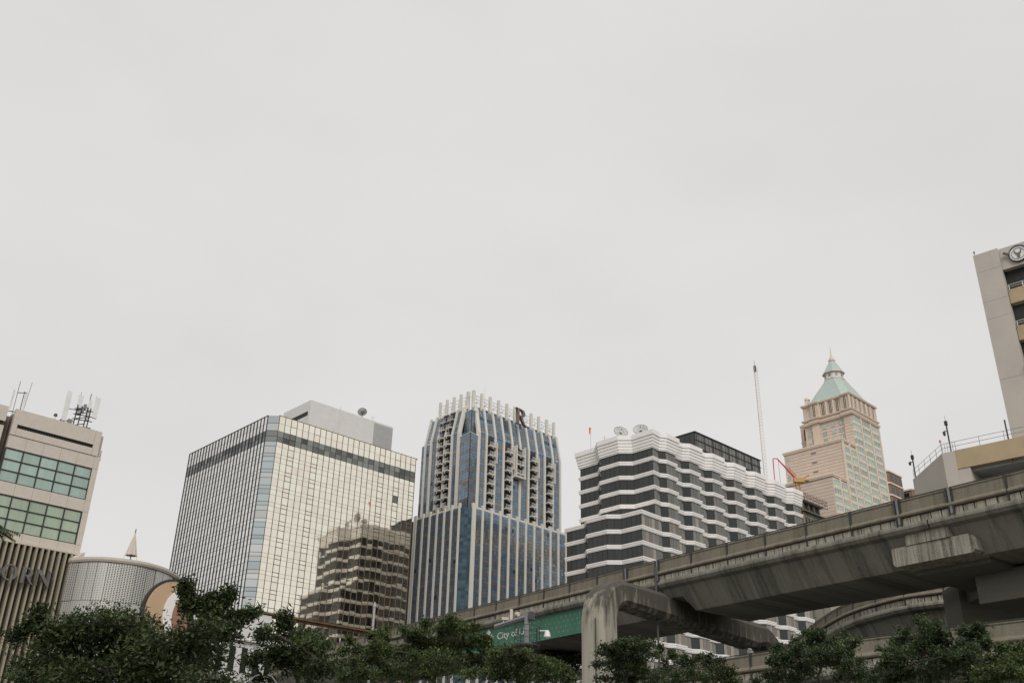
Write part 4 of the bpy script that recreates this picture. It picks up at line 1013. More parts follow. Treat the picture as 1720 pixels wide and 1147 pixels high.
q = Geo(); q.tube([(0, 0, 0), (0, 0, 1.0)], .02, 4); q.tube([(0, 0, 1.0), (0, 0, 1.18)], [.08, .05], 6, 1); q.build('stalk', ['greymetal', 'red'], t_)
t_ = thing('drain_post', 'thin dark post where the annex roof meets the tall pale building', 'post', (36.9, 68.8, 28.6))
q = Geo(); q.tube([(0, 0, -2), (0, 0, 1.6)], .06, 5); q.build('pipe', 'darkmetal', t_)

# ================================================================ elevated railway viaducts
class Path:
    def __init__(s, P, s0=0):
        s.P = [np.array(p, float) for p in P]; s.S = [s0]
        for a, b_ in zip(s.P[:-1], s.P[1:]): s.S.append(s.S[-1] + float(np.linalg.norm(b_ - a)))
    def at(s, t):
        i = min(max(int(np.searchsorted(s.S, t)) - 1, 0), len(s.P) - 2); u = (t - s.S[i]) / (s.S[i + 1] - s.S[i]); d = s.P[i + 1] - s.P[i]; d = d / np.linalg.norm(d)
        p = s.P[i] + (s.P[i + 1] - s.P[i]) * u; return Vector((p[0], p[1], 0)), Vector((d[0], d[1], 0)), Vector((d[1], -d[0], 0))   # point, forward, away from the camera
    def frames(s, a, b_, step=1.5):
        n = max(1, int(math.ceil((b_ - a) / step))); return [(lambda q: (q[0], q[2], Vector((0, 0, 1))))(s.at(a + (b_ - a) * k / n)) for k in range(n + 1)]
CO = (-0.0002518229117574807, 0.01593437902468362, -49.7456256263594)
d0 = np.array([math.cos(R(128)), math.sin(R(128))]); n0 = np.array([-d0[1], d0[0]])
up = []
for s_ in np.arange(-12, 132, 1.5): up.append(d0 * s_ + n0 * (CO[0] * s_ * s_ + CO[1] * s_ + CO[2]))
UP = Path(up, -12)
# let the parameter equal s along the curve
UP.S = [float(x) for x in np.arange(-12, 132, 1.5)][:len(UP.P)]
def viaduct(T, path, zt, joints, pa, pb, pitch, slabs, mats, wide=8.0, ph=.95, slab_to=1e9, gb=3.42, covers=()):
    pan, slab, gird = mats
    z = lambda dz: zt - dz
    gap = .05
    k = 0; t = pa
    while t < pb - .1:
        e = min(t + pitch, pb)
        sec = [(.0, z(ph - .26)), (.04, z(.12)), (.0, z(.06)), (.0, z(0)), (.14, z(0)), (.14, z(ph + .02)), (-.06, z(ph + .05)), (-.14, z(ph + .01)), (-.17, z(ph - .06)), (-.13, z(ph - .15)), (-.03, z(ph - .22))]
        q = Geo(); q.sweep(path.frames(t + gap, e - gap, 1.6), sec); q.build('parapet_panel', pan, T)
        p, f, a = path.at(t); q = Geo(); o = p + a * .02; m_ = basis(o, f, a, Vector((0, 0, 1)))
        q.box(-.06, .06, -.06, .15, z(ph + .46), z(-.04)); o_ = q.build('joint_post', 'darkmetal', T); o_.matrix_local = m_
        if t < slab_to:
            w = (e - t) / slabs
            for j in range(slabs):
                p, f, a = path.at(t + (j + .5) * w); q = Geo(); g_ = .035
                key = 'slab%.2f%.2f' % (w, zt); dep = random.uniform(-.015, .015)
                q.box(-w / 2 + g_, w / 2 - g_, 0, .12, z(ph + .42), z(ph + .09))
                link('edge_slab', cache.setdefault(key, q.mesh('edge_slab', [slab])), T).matrix_local = basis(p + a * (-.01 + dep), f, a, Vector((0, 0, 1)))
        t = e; k += 1
    if slab_to < pb:
        q = Geo(); q.sweep(path.frames(slab_to, pb, 2), [(.05, z(ph + .38)), (.05, z(ph + .09)), (.15, z(ph + .09)), (.15, z(ph + .38))]); q.build('edge_strip', slab, T)
    q = Geo(); q.sweep(path.frames(pa, pb, 1.5), [(.18, z(ph + .5)), (.18, z(ph)), (.3, z(ph)), (.3, z(ph + .5))]); q.build('parapet_backing', 'darkmetal', T)
    q = Geo(); q.sweep(path.frames(pa, pb, 1.5), [(.03, z(-.04)), (.03, z(-.09)), (.09, z(-.09)), (.09, z(-.04))]); q.build('top_rail', 'darkmetal', T)
    q = Geo(); q.sweep(path.frames(pa, pb, 2), [(wide, z(ph + .45)), (wide, z(.05)), (wide - .15, z(.05)), (wide - .15, z(ph + .45))]); q.build('far_parapet', pan, T)
    for c_ in covers:
        p, f, a = path.at(c_); q = Geo(); q.box(-.07, .07, -.10, .02, z(ph + .42), z(-.03), 0); q.box(-.17, -.11, -.12, .0, z(ph + .5), z(-.03), 1); q.box(.11, .17, -.12, .0, z(ph + .5), z(-.03), 1); q.build('joint_cover', ['greymetal', 'darkmetal'], T).matrix_local = basis(p, f, a, Vector((0, 0, 1)))
    for a_, b_ in zip(joints[:-1], joints[1:]):
        def sec(zb):
            h = zb
            return [(-.04, z(ph + .42)), (-.09, z(ph + .55)), (-.09, z(ph + .68)), (.04, z(ph + .86)), (.36, z(ph + .98)), (.36 + .95 * (h - ph - .98) / (gb - ph - .98), z(h)), (wide - .36 - .95 * (h - ph - .98) / (gb - ph - .98), z(h)), (wide - .36, z(ph + .98)), (wide, z(ph + .88)), (wide, z(ph + .42))]
        q = Geo(); fs = []; al = []
        ln = b_ - a_; tt = [a_ + .06, a_ + 1.5, a_ + 2.1] + list(np.arange(a_ + 3.5, b_ - 3, 1.6)) + [b_ - 2.1, b_ - 1.5, b_ - .06]
        n = 10; rings = []
        for x in tt:
            hb = gb - .95 if (x < a_ + 1.8 or x > b_ - 1.8) else gb
            p, f, a = path.at(x); rings.append(len(q.v)); q.v += [tuple(p + a * u + Vector((0, 0, v))) for u, v in sec(hb)]; al += [float(x)] * n
        for k in range(len(tt) - 1):
            for j in range(n): q.f.append((rings[k] + j, rings[k] + (j + 1) % n, rings[k + 1] + (j + 1) % n, rings[k + 1] + j)); q.m.append(0); q.t.append(0)
        q.f.append(tuple(rings[0] + j for j in reversed(range(n)))); q.f.append(tuple(rings[-1] + j for j in range(n))); q.m += [0, 0]; q.t += [0, 0]
        o_ = q.build('girder', gird, T); aa = o_.data.attributes.new('along', 'FLOAT', 'POINT'); aa.data.foreach_set('value', al)
T = thing('upper_viaduct', 'upper concrete railway viaduct crossing the whole right half of the photo', 'viaduct', (0, 0, 0))
viaduct(T, UP, 18.6, [-10, 6.5, 26.9, 46.8, 68.5, 90, 112, 130], 4.17, 125, 3.04, 5, ('conc_panel', 'conc_slab', 'conc_dark'), slab_to=4.17 + 3.04 * 19, covers=(25.45, 28.5, 46.75, 49.8))
# pier head near the right edge
def vbox(parent, path, name, s0, s1, o0, o1, z0, z1, mat, rnd=0):
    q = Geo(); p, f, a = path.at((s0 + s1) / 2); w = (s1 - s0) / 2
    if rnd:
        pr = [(-w, z1)] ; pr = [(-w + 0, z0 + .12), (-w, z1), (w, z1)][:0]
        prof = [(-w + rnd * .3, z0), (w - rnd * .3, z0), (w, z0 + rnd * .3), (w, z1 - .05), (w - .05, z1), (-w + rnd * .6, z1), (-w + rnd * .18, z1 - rnd * .18), (-w, z1 - rnd * .6), (-w, z0 + rnd * .3)]
        n = len(prof); q.v = [(x, o0, z) for x, z in prof] + [(x, o1, z) for x, z in prof]
        for k in range(n): q.f.append((k, k + n, (k + 1) % n + n, (k + 1) % n)); q.m.append(0); q.t.append(0)
        q.f.append(tuple(range(n))); q.f.append(tuple(reversed(range(n, 2 * n)))); q.m += [0, 0]; q.t += [0, 0]
    else: q.box(-w, w, o0, o1, z0, z1)
    o_ = q.build(name, mat, parent); o_.matrix_local = basis(p, f, a, Vector((0, 0, 1))); return o_
T2 = thing('hammerhead_pier', 'pale stained pier head and dark column carrying the upper viaduct at right', 'pier', (0, 0, 0))
vbox(T2, UP, 'pier_cap', 24.75, 29.45, .30, 1.9, 15.15, 16.15, 'conc_light', rnd=.5); vbox(T2, UP, 'cap_beam', 24.9, 29.2, 1.92, 7.6, 14.9, 16.1, 'conc_dark')  # beam behind the pale cap end is darker to stand in for shade
vbox(T2, UP, 'cap_block', 25.95, 27.25, .22, 1.9, 16.16, 16.98, 'conc_light'); vbox(T2, UP, 'cap_block', 27.29, 28.5, .25, 1.9, 16.16, 16.98, 'conc_light')
vbox(T2, UP, 'column', 21.9, 24.2, 4.6, 6.8, 0, 15.0, 'conc_dark')
vbox(T2, UP, 'cross_beam', 16, 27, 4.2, 7.2, 13.4, 15.0, 'conc_dark')
T3 = thing('flared_pier', 'slim pale flared column in the dark gap under the viaduct at the right edge', 'pier', (0, 0, 0))
q = Geo(); bx_, by_ = 33.1, 58.6
q.prism([(bx_ - .28, by_ - .3), (bx_ + .28, by_ - .3), (bx_ + .28, by_ + .3), (bx_ - .28, by_ + .3)], 0, 12.6); q.prism([(bx_ - .28, by_ - .3), (bx_ + .28, by_ - .3), (bx_ + .28, by_ + .3), (bx_ - .28, by_ + .3)], 12.6, 14.6, top=[(bx_ - .75, by_ - .4), (bx_ + .75, by_ - .4), (bx_ + .75, by_ + .4), (bx_ - .75, by_ + .4)]); q.build('shaft', 'conc', T3)
q = Geo(); q.box(bx_ - 6, bx_ + 8, by_ + 1.2, by_ + 3.5, 0, 15.8); q.box(bx_ - 5.6, bx_ + 9, by_ - 2, by_ + 3.6, 14.6, 16); T4 = thing('added_dark_wall', 'added dark wall filling the shaded gap beneath the viaduct behind the flared column', 'wall', (0, 0, 0)); q.build('wall', 'conc_dark', T4)  # slab added to darken the gap under the deck
# portal pier
T = thing('portal_pier', 'arched concrete portal pier with soot-blackened bend straddling under the viaduct', 'pier', (5.8, 62.7, 0))
PD = Vector((20.9 - 5.8, 79.4 - 62.7, 0)); PL_ = PD.length; PD.normalize(); PS = Vector((PD.y, -PD.x, 0))
fr = []; rr = 1.9
def hw(k): return k
path = [(0, 0), (0, 5), (0, 10), (0, 13.6)]
pts2 = [(Vector((0, 0, z)), Vector((0, 0, 1)), .95) for z in (0, 4, 8, 12, 13.5)]
for k in range(1, 9):
    an = math.pi / 2 * k / 8; pts2.append((Vector((0, 0, 13.5)) + PD * (rr * (1 - math.cos(an))) + Vector((0, 0, rr * 1.08 * math.sin(an))), (PD * math.sin(an) + Vector((0, 0, math.cos(an)))), .95 - .2 * k / 8))
for u in (4, 7, 10, 13, 16, 18.5): pts2.append((PD * u + Vector((0, 0, 15.62 - .012 * u)), PD.copy(), .75 + .008 * u))
for k in range(1, 9):
    an = math.pi / 2 * k / 8; pts2.append((PD * (PL_ - 3.2) + Vector((0, 0, 12.4)) + PD * (3.2 * math.sin(an)) + Vector((0, 0, 3.22 * math.cos(an))), (PD * math.cos(an) - Vector((0, 0, math.sin(an)))), .74 + .15 * k / 8))
pts2 += [(PD * PL_ + Vector((0, 0, z)), Vector((0, 0, -1)), .9) for z in (10, 5, 0)]
q = Geo(); oc = [(-1, -.62), (-.72, -1), (.72, -1), (1, -.62), (1, .62), (.72, 1), (-.72, 1), (-1, .62)]; rings = []
for p, tdir, h in pts2:
    upv = PS.cross(tdir).normalized(); rings.append(len(q.v)); q.v += [tuple(p + PS * (.9 * a) + upv * (h * b_)) for a, b_ in oc]
for k in range(len(pts2) - 1):
    for j in range(8): q.f.append((rings[k] + j, rings[k + 1] + j, rings[k + 1] + (j + 1) % 8, rings[k] + (j + 1) % 8)); q.m.append(0); q.t.append(0)
q.f.append(tuple(rings[0] + j for j in range(8))); q.f.append(tuple(rings[-1] + j for j in reversed(range(8)))); q.m += [0, 0]; q.t += [0, 0]
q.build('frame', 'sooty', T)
def pbox(name, s0, s1, o0, o1, z0, z1, mat):
    o_ = vbox(T, UP, name, s0, s1, o0, o1, z0, z1, mat); o_.matrix_local = Matrix.Translation((-5.8, -62.7, 0)) @ o_.matrix_local; return o_
pbox('corbel', 44.55, 46.2, -.05, 1.4, 14.9, 15.95, 'conc_light'); pbox('corbel', 46.85, 48.4, .55, 7.4, 14.98, 15.86, 'conc_pier')
q = Geo(); q.box(-.06, .06, -.06, .06, 0, 18.2); o_ = q.build('drain_pipe', 'darkmetal', T); p, f, a = UP.at(46.85); o_.location = p - a * .14 - Vector((5.8, 62.7, 0))
q = Geo(); q.tube([-PD * 1.0 + PS * .45, -PD * 1.0 + PS * .45 + Vector((0, 0, 13.6))], .035, 5); q.build('conduit', 'darkmetal', T)

# curved branch viaduct and lower viaduct
CV = Path(catmull([(31.4, 64.6), (30.0, 66.1), (28.65, 67.46), (27.43, 68.67), (26.52, 70.63), (25.73, 72.9), (25.24, 75.68), (25.1, 79.32), (25.17, 83.26), (25.45, 87.55), (25.59, 93.24), (26, 101), (26.3, 116)], 5))
T = thing('curved_viaduct', 'curved concrete branch viaduct seen beneath the upper viaduct, centre right', 'viaduct', (0, 0, 0))
viaduct(T, CV, 17.6, [0.2, 36, 54], .3, 53, 2.75, 6, ('conc_panel', 'conc_slab', 'conc_far'), ph=.82, gb=3.9, wide=5, slab_to=.3 + 2.75 * 13)
T3 = thing('viaduct_pier', 'square concrete pier carrying the right end of the curved viaduct', 'pier', (31.9, 65.7, 0), 40)
q = Geo(); q.box(-.2, 1.2, -.4, 1.2, 0, 13.7); q.build('column', 'conc', T3)
q = Geo(); q.box(-.2, 3.2, -.5, 2.2, 13.7, 14.9); q.build('capital', 'conc', T3)
LV = Path(catmull([(33, 37.5), (29.0, 41.7), (25.9, 44.9), (24.05, 46.8), (22.3, 48.6), (19.75, 51.35), (17.4, 53.9), (14.9, 56.9), (12.9, 59.6), (10, 63.8), (5, 71.5), (0, 79)], 5))
T = thing('lower_viaduct', 'lower concrete viaduct along the bottom right with long parapet panels', 'viaduct', (0, 0, 0))
viaduct(T, LV, 11.1, [0.5, 22, 44], 1.2, 44, 5.4, 10, ('conc_panel', 'conc_slab', 'conc'), ph=.92, gb=3.3, wide=5)
T = thing('viaduct_pier', 'square pier under the lower viaduct hidden among trees at right', 'pier', (0, 0, 0))
vbox(T, LV, 'column', 18, 19.4, 1.8, 3.2, 0, 7.9, 'conc')

# ================================================================ green banner on the girder
T = thing('green_banner', 'green banner reading City of Life hung on the viaduct girder left of the pier', 'banner', (0, 0, 0))
me = bpy.data.meshes.new('cloth'); vv = []; ff = []; ss = np.arange(54.0, 70.01, .8)
for x in ss:
    p, f, a = UP.at(x); 
    for z in (14.93, 16.70): v = p + a * .30 + Vector((0, 0, z)); vv.append(tuple(v))
for k in range(len(ss) - 1): ff.append((2 * k, 2 * k + 1, 2 * k + 3, 2 * k + 2))
me.from_pydata(vv, [], ff); me.materials.append(M['green']); ul = me.uv_layers.new(name='UVMap')
for pol in me.polygons:
    for li in pol.loop_indices: vi = me.loops[li].vertex_index; ul.data[li].uv = (ss[vi // 2] / .52, vv[vi][2] / .36)
o_ = link('cloth', me, T); md = o_.modifiers.new('thick', 'SOLIDIFY'); md.thickness = .02
def bm_(s_, z, o=.27):
    p, f, a = UP.at(s_); return basis(p + a * o + Vector((0, 0, z)), -f, Vector((0, 0, 1)), -a)
o_ = text2d('lettering', 'City of Life', 1, .015, 'white2', T, kind='stuff'); wd = o_.dimensions.x or 5
me = o_.data; xs = [v.co.x for v in me.vertices]; wx = max(xs) - min(xs); hh = .52 / .70
for v in me.vertices: v.co.x = (v.co.x - min(xs)) * 4.15 / wx; v.co.y *= hh
o_.matrix_local = bm_(65.05, 15.68)
dm = lambda cx, cy, w, h, sk=.12: [(cx - w, cy - sk), (cx, cy + h - sk * .2), (cx + w, cy + sk), (cx, cy - h + sk * .2)]
lg = []
for (cx, cy) in ((0, .44), (-.42, 0), (.42, 0), (0, -.44)): lg.append(dm(cx, cy, .37, .39))
for k, c_ in enumerate(lg): shape2d('logo_diamond', [c_], .02, 'white2', T, bm_(66.3, 15.82))
for k in range(4): shape2d('logo_mark', [[(.0 + .09 * k, -.52 + .06 * k), (.05 + .09 * k, -.5 + .06 * k), (.05 + .09 * k, -.28 + .05 * k), (.0 + .09 * k, -.30 + .05 * k)]], .01, 'tan', T, bm_(66.3, 15.82, .255))

# ================================================================ poles and lamps
T = thing('camera_gantry', 'grey traffic pole with round maintenance platform and cameras before the green banner', 'traffic pole', (1.03, 48, 0))
q = Geo(); q.tube([(0, 0, 0), (0, 0, 11.0)], [.2, .14], 10); q.build('pole', 'greymetal', T)
q = Geo(); q.tube([(-1.5, 1.8, 10.75), (.25, -.2, 10.95)], .12, 6); q.build('cross_arm', 'greymetal', T)
q = Geo(); q.tube([(0, 0, 9.55), (0, 0, 9.63)], .62, 18); q.tube([(0, 0, 9.35), (0, 0, 9.55)], [.2, .6], 18); q.build('platform', 'darkmetal', T)
q = Geo()
for k in range(9): an = k * 2 * math.pi / 9; q.tube([(.6 * math.cos(an), .6 * math.sin(an), 9.6), (.6 * math.cos(an), .6 * math.sin(an), 10.45)], .014, 4)
for z in (9.9, 10.18, 10.45): q.tube([(.6 * math.cos(k * math.pi / 9), .6 * math.sin(k * math.pi / 9), z) for k in range(19)], .013, 4)
q.build('guard_rail', 'darkmetal', T)
q = Geo(); q.tube([(.6, 0, 10.28), (.95, -.05, 10.28)], .03, 5); q.tube([(.95, -.05, 10.3), (.95, -.05, 10.18), (.95, -.05, 10.0)], [.07, .13, .17], 12); q.tube([(.95, -.05, 10.0), (.95, -.05, 9.93)], [.14, .08], 12); q.build('dome_camera', 'whitemetal', T)
q = Geo(); q.box(-1.2, -.85, 1.2, 1.35, 10.98, 11.1); q.box(-1.15, -1.1, 1.25, 1.3, 10.8, 11.0); q.build('bullet_camera', 'stone', T)
q = Geo(); q.box(-.82, -.68, .95, 1.05, 10.9, 11.45); q.tube([(-.5, .7, 11.15), (-.42, .6, 11.15)], .11, 8); q.build('radio_panel', 'stone', T)
q = Geo(); q.tube([(.25, -.2, 10.95), (.35, -.3, 10.7)], .05, 5); q.box(.05, .3, -.3, -.05, 10.75, 11.1); q.build('bracket', 'darkmetal', T)
T = thing('white_pole', 'slim white pole standing behind the viaduct before the mirror tower', 'lamp post', (-11.32, 87.3, 0), 0, 'white poles by the viaduct')
q = Geo(); q.tube([(0, 0, 0), (0, 0, 19.0), (0, 0, 19.1), (0, 0, 19.5)], [.14, .10, .15, .04], 10); q.build('shaft', 'greyplaster', T)
T = thing('white_pole', 'short thin white post on the viaduct edge at the far left of the parapet', 'lamp post', tuple(UP.at(92.2)[0] + UP.at(92.2)[2] * .4), 0, 'white poles by the viaduct')
q = Geo(); q.tube([(0, 0, 16.9), (0, 0, 19.2)], .05, 6); q.build('shaft', 'whitemetal', T)
T = thing('hoop_lamp', 'two thin curved grey arms of an ornamental lamp at the bottom among dark leaves', 'street lamp', (-4.72, 20.46, 0))
q = Geo()
for s_ in (-1, 1): q.tube([(s_ * .08, 0, 4.33), (s_ * .16, 0, 4.31), (s_ * .26, 0, 4.2), (s_ * .34, 0, 4.0), (s_ * .36, 0, 3.7), (s_ * .2, 0, 3.3), (0, 0, 3.1)], .013, 5)
q.build('arm', 'greymetal', T); q = Geo(); q.tube([(0, 0, 0), (0, 0, 3.1)], .05, 8); q.build('pole', 'greymetal', T)
# low white building behind the trees
T = thing('white_podium', 'low white building glimpsed through the leaves below the mirror tower', 'building', (-33, 110, 0), 43)
q = Geo(); q.box(0, 12, 0, 10, 0, 20.5); q.build('wall', 'white2', T)
for k in range(7): q = Geo(); q.box(1 + k * 1.5, 1.7 + k * 1.5, -.08, .1, 17, 19.6); q.build('window', 'hglass', T)
q = Geo(); q.box(-.3, 12.3, -.4, 10, 20.3, 20.8); q.build('cornice', 'white', T)

# ================================================================ trees
TREES = [
     ('leafy_tree', 'big dark leafy tree with drooping arms in front of the ribbed building and drum', 'leafA', (-8.27, 22.53), 24, [(-8.8, 21.65, 5.34, 0.77, 0.43, 1456), (-8.52, 22.55, 5.58, 0.76, 0.41, 1300), (-9.29, 21.79, 5.07, 0.75, 0.5, 1600), (-8.1, 22.85, 5.36, 0.67, 0.45, 1232), (-8.73, 22.68, 5.08, 1.22, 0.72, 3600), (-7.19, 21.8, 4.92, 0.83, 0.63, 2436), (-6.58, 21.86, 5.31, 0.64, 0.48, 1440), (-10.08, 22.67, 4.7, 0.63, 0.5, 1200), (-8.96, 21.64, 4.41, 1.03, 0.43, 1960), (-7.75, 22.04, 4.46, 1.17, 0.61, 3200), (-7.17, 24.15, 5.09, 0.94, 0.74, 2700), (-6.22, 23.11, 5.54, 0.39, 0.4, 676), (-7.34, 22.85, 6.56, 0.15, 0.25, 160), (-7.25, 22.88, 6.29, 0.18, 0.28, 216), (-7.09, 22.93, 6.05, 0.21, 0.19, 168), (-6.84, 23.01, 6.23, 0.21, 0.11, 98), (-6.64, 23.06, 6.34, 0.21, 0.11, 98), (-7.22, 23.73, 6.13, 0.31, 0.16, 200), (-6.35, 23.15, 6.45, 0.15, 0.11, 70), (-6.46, 23.11, 6.26, 0.15, 0.14, 90), (-6.57, 23.02, 5.97, 0.3, 0.19, 240), (-5.81, 23.29, 6.08, 0.21, 0.08, 70), (-6.07, 23.22, 5.94, 0.21, 0.11, 98), (-6.27, 23.17, 5.81, 0.21, 0.16, 140), (-10.04, 21.8, 5.68, 0.11, 0.18, 77), (-9.93, 21.85, 5.51, 0.15, 0.21, 130), (-10.15, 21.75, 5.37, 0.23, 0.11, 105), (-10.33, 21.67, 5.19, 0.18, 0.1, 72), (-9.77, 21.92, 5.25, 0.2, 0.29, 234), (-10.04, 22.17, 4.36, 0.46, 0.23, 420)]),
     ('leafy_tree', 'dark airy tree with sky gaps between the big left tree and the viaduct', 'leafA', (-5.03, 25.51), 26, [(-5.51, 25.41, 6.32, 0.16, 0.24, 140), (-5.49, 25.41, 6.11, 0.14, 0.17, 90), (-5.77, 24.42, 5.82, 0.28, 0.11, 126), (-5.79, 25.71, 5.89, 0.55, 0.15, 306), (-5.34, 26.42, 6.1, 0.63, 0.26, 570), (-4.69, 25.64, 5.77, 0.42, 0.3, 468), (-5.87, 25.97, 5.54, 0.49, 0.24, 420), (-5.17, 25.94, 5.38, 0.81, 0.44, 1300), (-4.31, 24.49, 5.07, 0.52, 0.42, 884), (-6.13, 25.27, 5.28, 0.26, 0.1, 96), (-6.02, 25.98, 4.97, 0.43, 0.16, 234), (-5.45, 25.66, 5.64, 0.48, 0.27, 480), (-4.88, 25.01, 5.55, 0.55, 0.33, 700)]),
     ('round_shrub', 'low rounded dark shrub at the bottom edge under the dark airy tree', 'leafA', (-6.03, 21.16), 22, [(-5.7, 20.18, 4.17, 0.62, 0.19, 672)]),
     ('feathery_tree', 'largest light green tree rising over the viaduct left of the green banner', 'leafB', (-2.3, 31.92), 32, [(-2.1, 33.1, 7.6, 0.67, 0.28, 429), (-1.72, 31.95, 7.66, 0.23, 0.23, 132), (-1.32, 31.89, 7.44, 0.47, 0.27, 312), (-2.48, 31.9, 7.52, 0.27, 0.18, 126), (-2.81, 32.58, 7.29, 0.66, 0.29, 462), (-2.17, 33.14, 7.12, 0.85, 0.47, 924), (-1.28, 32.66, 6.97, 0.72, 0.38, 648), (-0.84, 31.99, 7.03, 0.33, 0.21, 170), (-3.02, 33.21, 6.83, 0.77, 0.56, 988), (-3.78, 31.44, 6.71, 0.39, 0.35, 340), (-3.7, 31.79, 7.04, 0.16, 0.25, 96), (-4.27, 32.69, 6.45, 0.52, 0.42, 520), (-4.53, 31.68, 6.59, 0.27, 0.16, 112), (-4.77, 31.64, 6.88, 0.25, 0.14, 91), (-4.92, 31.62, 6.59, 0.2, 0.16, 80), (-1.96, 31.76, 6.27, 1.17, 0.65, 1920), (-0.91, 33.38, 6.63, 0.73, 0.51, 864), (-3.54, 33.02, 6.24, 1.02, 0.6, 1400), (-0.48, 32.0, 6.75, 0.23, 0.29, 168), (-4.21, 30.42, 5.77, 0.66, 0.36, 630), (-4.93, 31.62, 6.06, 0.27, 0.29, 196), (-4.07, 31.74, 7.09, 0.16, 0.12, 48)]),
     ('feathery_tree', 'low light green tree below the green banner and left of the pier', 'leafB', (0.58, 29.99), 30, [(0.18, 28.91, 6.09, 0.46, 0.17, 234), (0.63, 29.14, 6.06, 0.46, 0.22, 312), (1.22, 31.37, 6.32, 0.5, 0.24, 312), (0.4, 29.81, 5.82, 0.91, 0.34, 900), (1.45, 30.35, 5.89, 0.59, 0.31, 512), (-0.45, 29.4, 5.71, 0.68, 0.34, 684), (1.91, 29.94, 5.68, 0.26, 0.15, 112), (-0.12, 30.02, 6.11, 0.33, 0.17, 162)]),
     ('layered_tree', 'layered green tree directly in front of the concrete portal pier', 'leafC', (4.02, 33.76), 34, [(3.88, 33.39, 7.26, 0.62, 0.19, 270), (4.43, 33.2, 7.19, 0.37, 0.17, 144), (3.64, 34.1, 7.13, 0.54, 0.18, 208), (4.22, 34.03, 7.0, 0.88, 0.24, 462), (3.46, 35.2, 6.93, 0.52, 0.14, 144), (4.05, 34.38, 6.67, 1.02, 0.27, 576), (4.8, 35.13, 6.48, 1.04, 0.27, 576), (3.77, 35.01, 6.42, 0.56, 0.18, 208)]),
     ('layered_tree', 'dull dark green low tree right of the portal pier below white hotel frames', 'leafA', (7.38, 39.31), 40, [(6.11, 39.53, 7.46, 0.25, 0.57, 220), (7.21, 41.34, 7.93, 0.57, 0.24, 198), (7.85, 39.92, 7.78, 0.65, 0.26, 260), (6.84, 38.04, 7.05, 1.04, 0.37, 660), (8.74, 40.51, 7.62, 0.51, 0.29, 220), (8.42, 41.0, 7.32, 1.03, 0.27, 400), (5.97, 39.55, 8.21, 0.15, 0.31, 72), (6.45, 39.48, 7.99, 0.2, 0.15, 48)]),
     ('layered_tree', 'dark green tree before the lower viaduct, just right of the curved portal leg', 'leafC', (9.76, 32.57), 34, [(9.88, 32.53, 7.55, 0.32, 0.15, 105), (10.56, 33.76, 7.56, 0.61, 0.25, 308), (9.6, 32.86, 7.35, 0.51, 0.2, 216), (9.44, 33.42, 7.15, 0.71, 0.29, 429), (9.73, 31.55, 6.81, 0.78, 0.37, 646), (10.74, 32.26, 7.22, 0.3, 0.16, 98), (9.77, 33.74, 6.7, 1.04, 0.5, 1056), (8.88, 33.08, 6.81, 0.38, 0.18, 144), (10.28, 31.64, 6.57, 0.7, 0.26, 408), (10.5, 30.78, 6.16, 0.77, 0.32, 570), (8.9, 34.06, 6.47, 0.78, 0.27, 432), (10.77, 32.25, 6.94, 0.25, 0.16, 84), (12.01, 33.58, 6.4, 0.58, 0.21, 234)]),
     ('layered_tree', 'tall dark green tree with two peaks in front of the lower viaduct at right', 'leafC', (11.49, 27.71), 30, [(11.41, 27.75, 7.1, 0.19, 0.14, 70), (10.98, 26.59, 6.66, 0.45, 0.17, 225), (11.4, 28.72, 6.8, 0.5, 0.22, 286), (11.6, 27.37, 6.5, 0.52, 0.28, 392), (10.79, 26.87, 6.09, 0.76, 0.34, 756), (11.61, 26.99, 6.06, 0.78, 0.41, 882), (12.96, 27.95, 6.88, 0.35, 0.14, 126), (12.89, 28.32, 6.72, 0.55, 0.21, 280), (12.77, 27.14, 6.46, 0.25, 0.1, 65), (11.69, 26.14, 5.85, 0.69, 0.34, 684), (11.52, 28.07, 5.8, 1.26, 0.4, 1320), (10.71, 28.02, 6.43, 0.23, 0.2, 120), (10.2, 26.76, 5.84, 0.32, 0.26, 252), (12.62, 27.94, 5.74, 0.7, 0.33, 576), (10.4, 27.6, 5.59, 0.33, 0.19, 180)]),
     ('layered_tree', 'bright green tree at the lower right corner of the photo', 'leafB', (12.31, 25.15), 28, [(12.94, 26.03, 6.13, 0.37, 0.12, 120), (12.88, 26.37, 5.99, 0.49, 0.16, 208), (12.51, 25.07, 5.62, 0.43, 0.23, 288), (12.74, 26.49, 5.64, 0.71, 0.29, 570), (11.67, 24.86, 5.22, 0.52, 0.16, 270), (11.99, 23.98, 5.18, 0.34, 0.22, 240)]),
     ('distant_tree', 'dark tree in the shade under the viaduct behind the portal pier', 'leafA', (4.69, 87.87), 88, [(2.95, 88.83, 15.9, 1.41, 0.68, 312), (4.23, 83.77, 14.84, 1.43, 1.18, 616), (5.56, 87.82, 16.39, 0.86, 0.9, 256), (5.63, 85.15, 14.61, 0.94, 1.53, 504), (11.82, 86.38, 17.08, 0.96, 0.67, 216), (10.91, 88.3, 17.7, 1.09, 0.34, 120), (2.59, 84.94, 13.81, 2.07, 1.09, 800), (7.37, 83.65, 15.13, 1.54, 1.62, 900), (11.14, 90.55, 16.47, 1.67, 1.41, 720)]),
     ('distant_tree', 'small pale bush peeking over the viaduct parapet beside the white pole', 'leafB', (-10.33, 91.42), 92, [(-10.58, 91.39, 17.91, 0.51, 0.35, 54), (-11.08, 91.33, 17.63, 0.68, 0.3, 60)]),
]
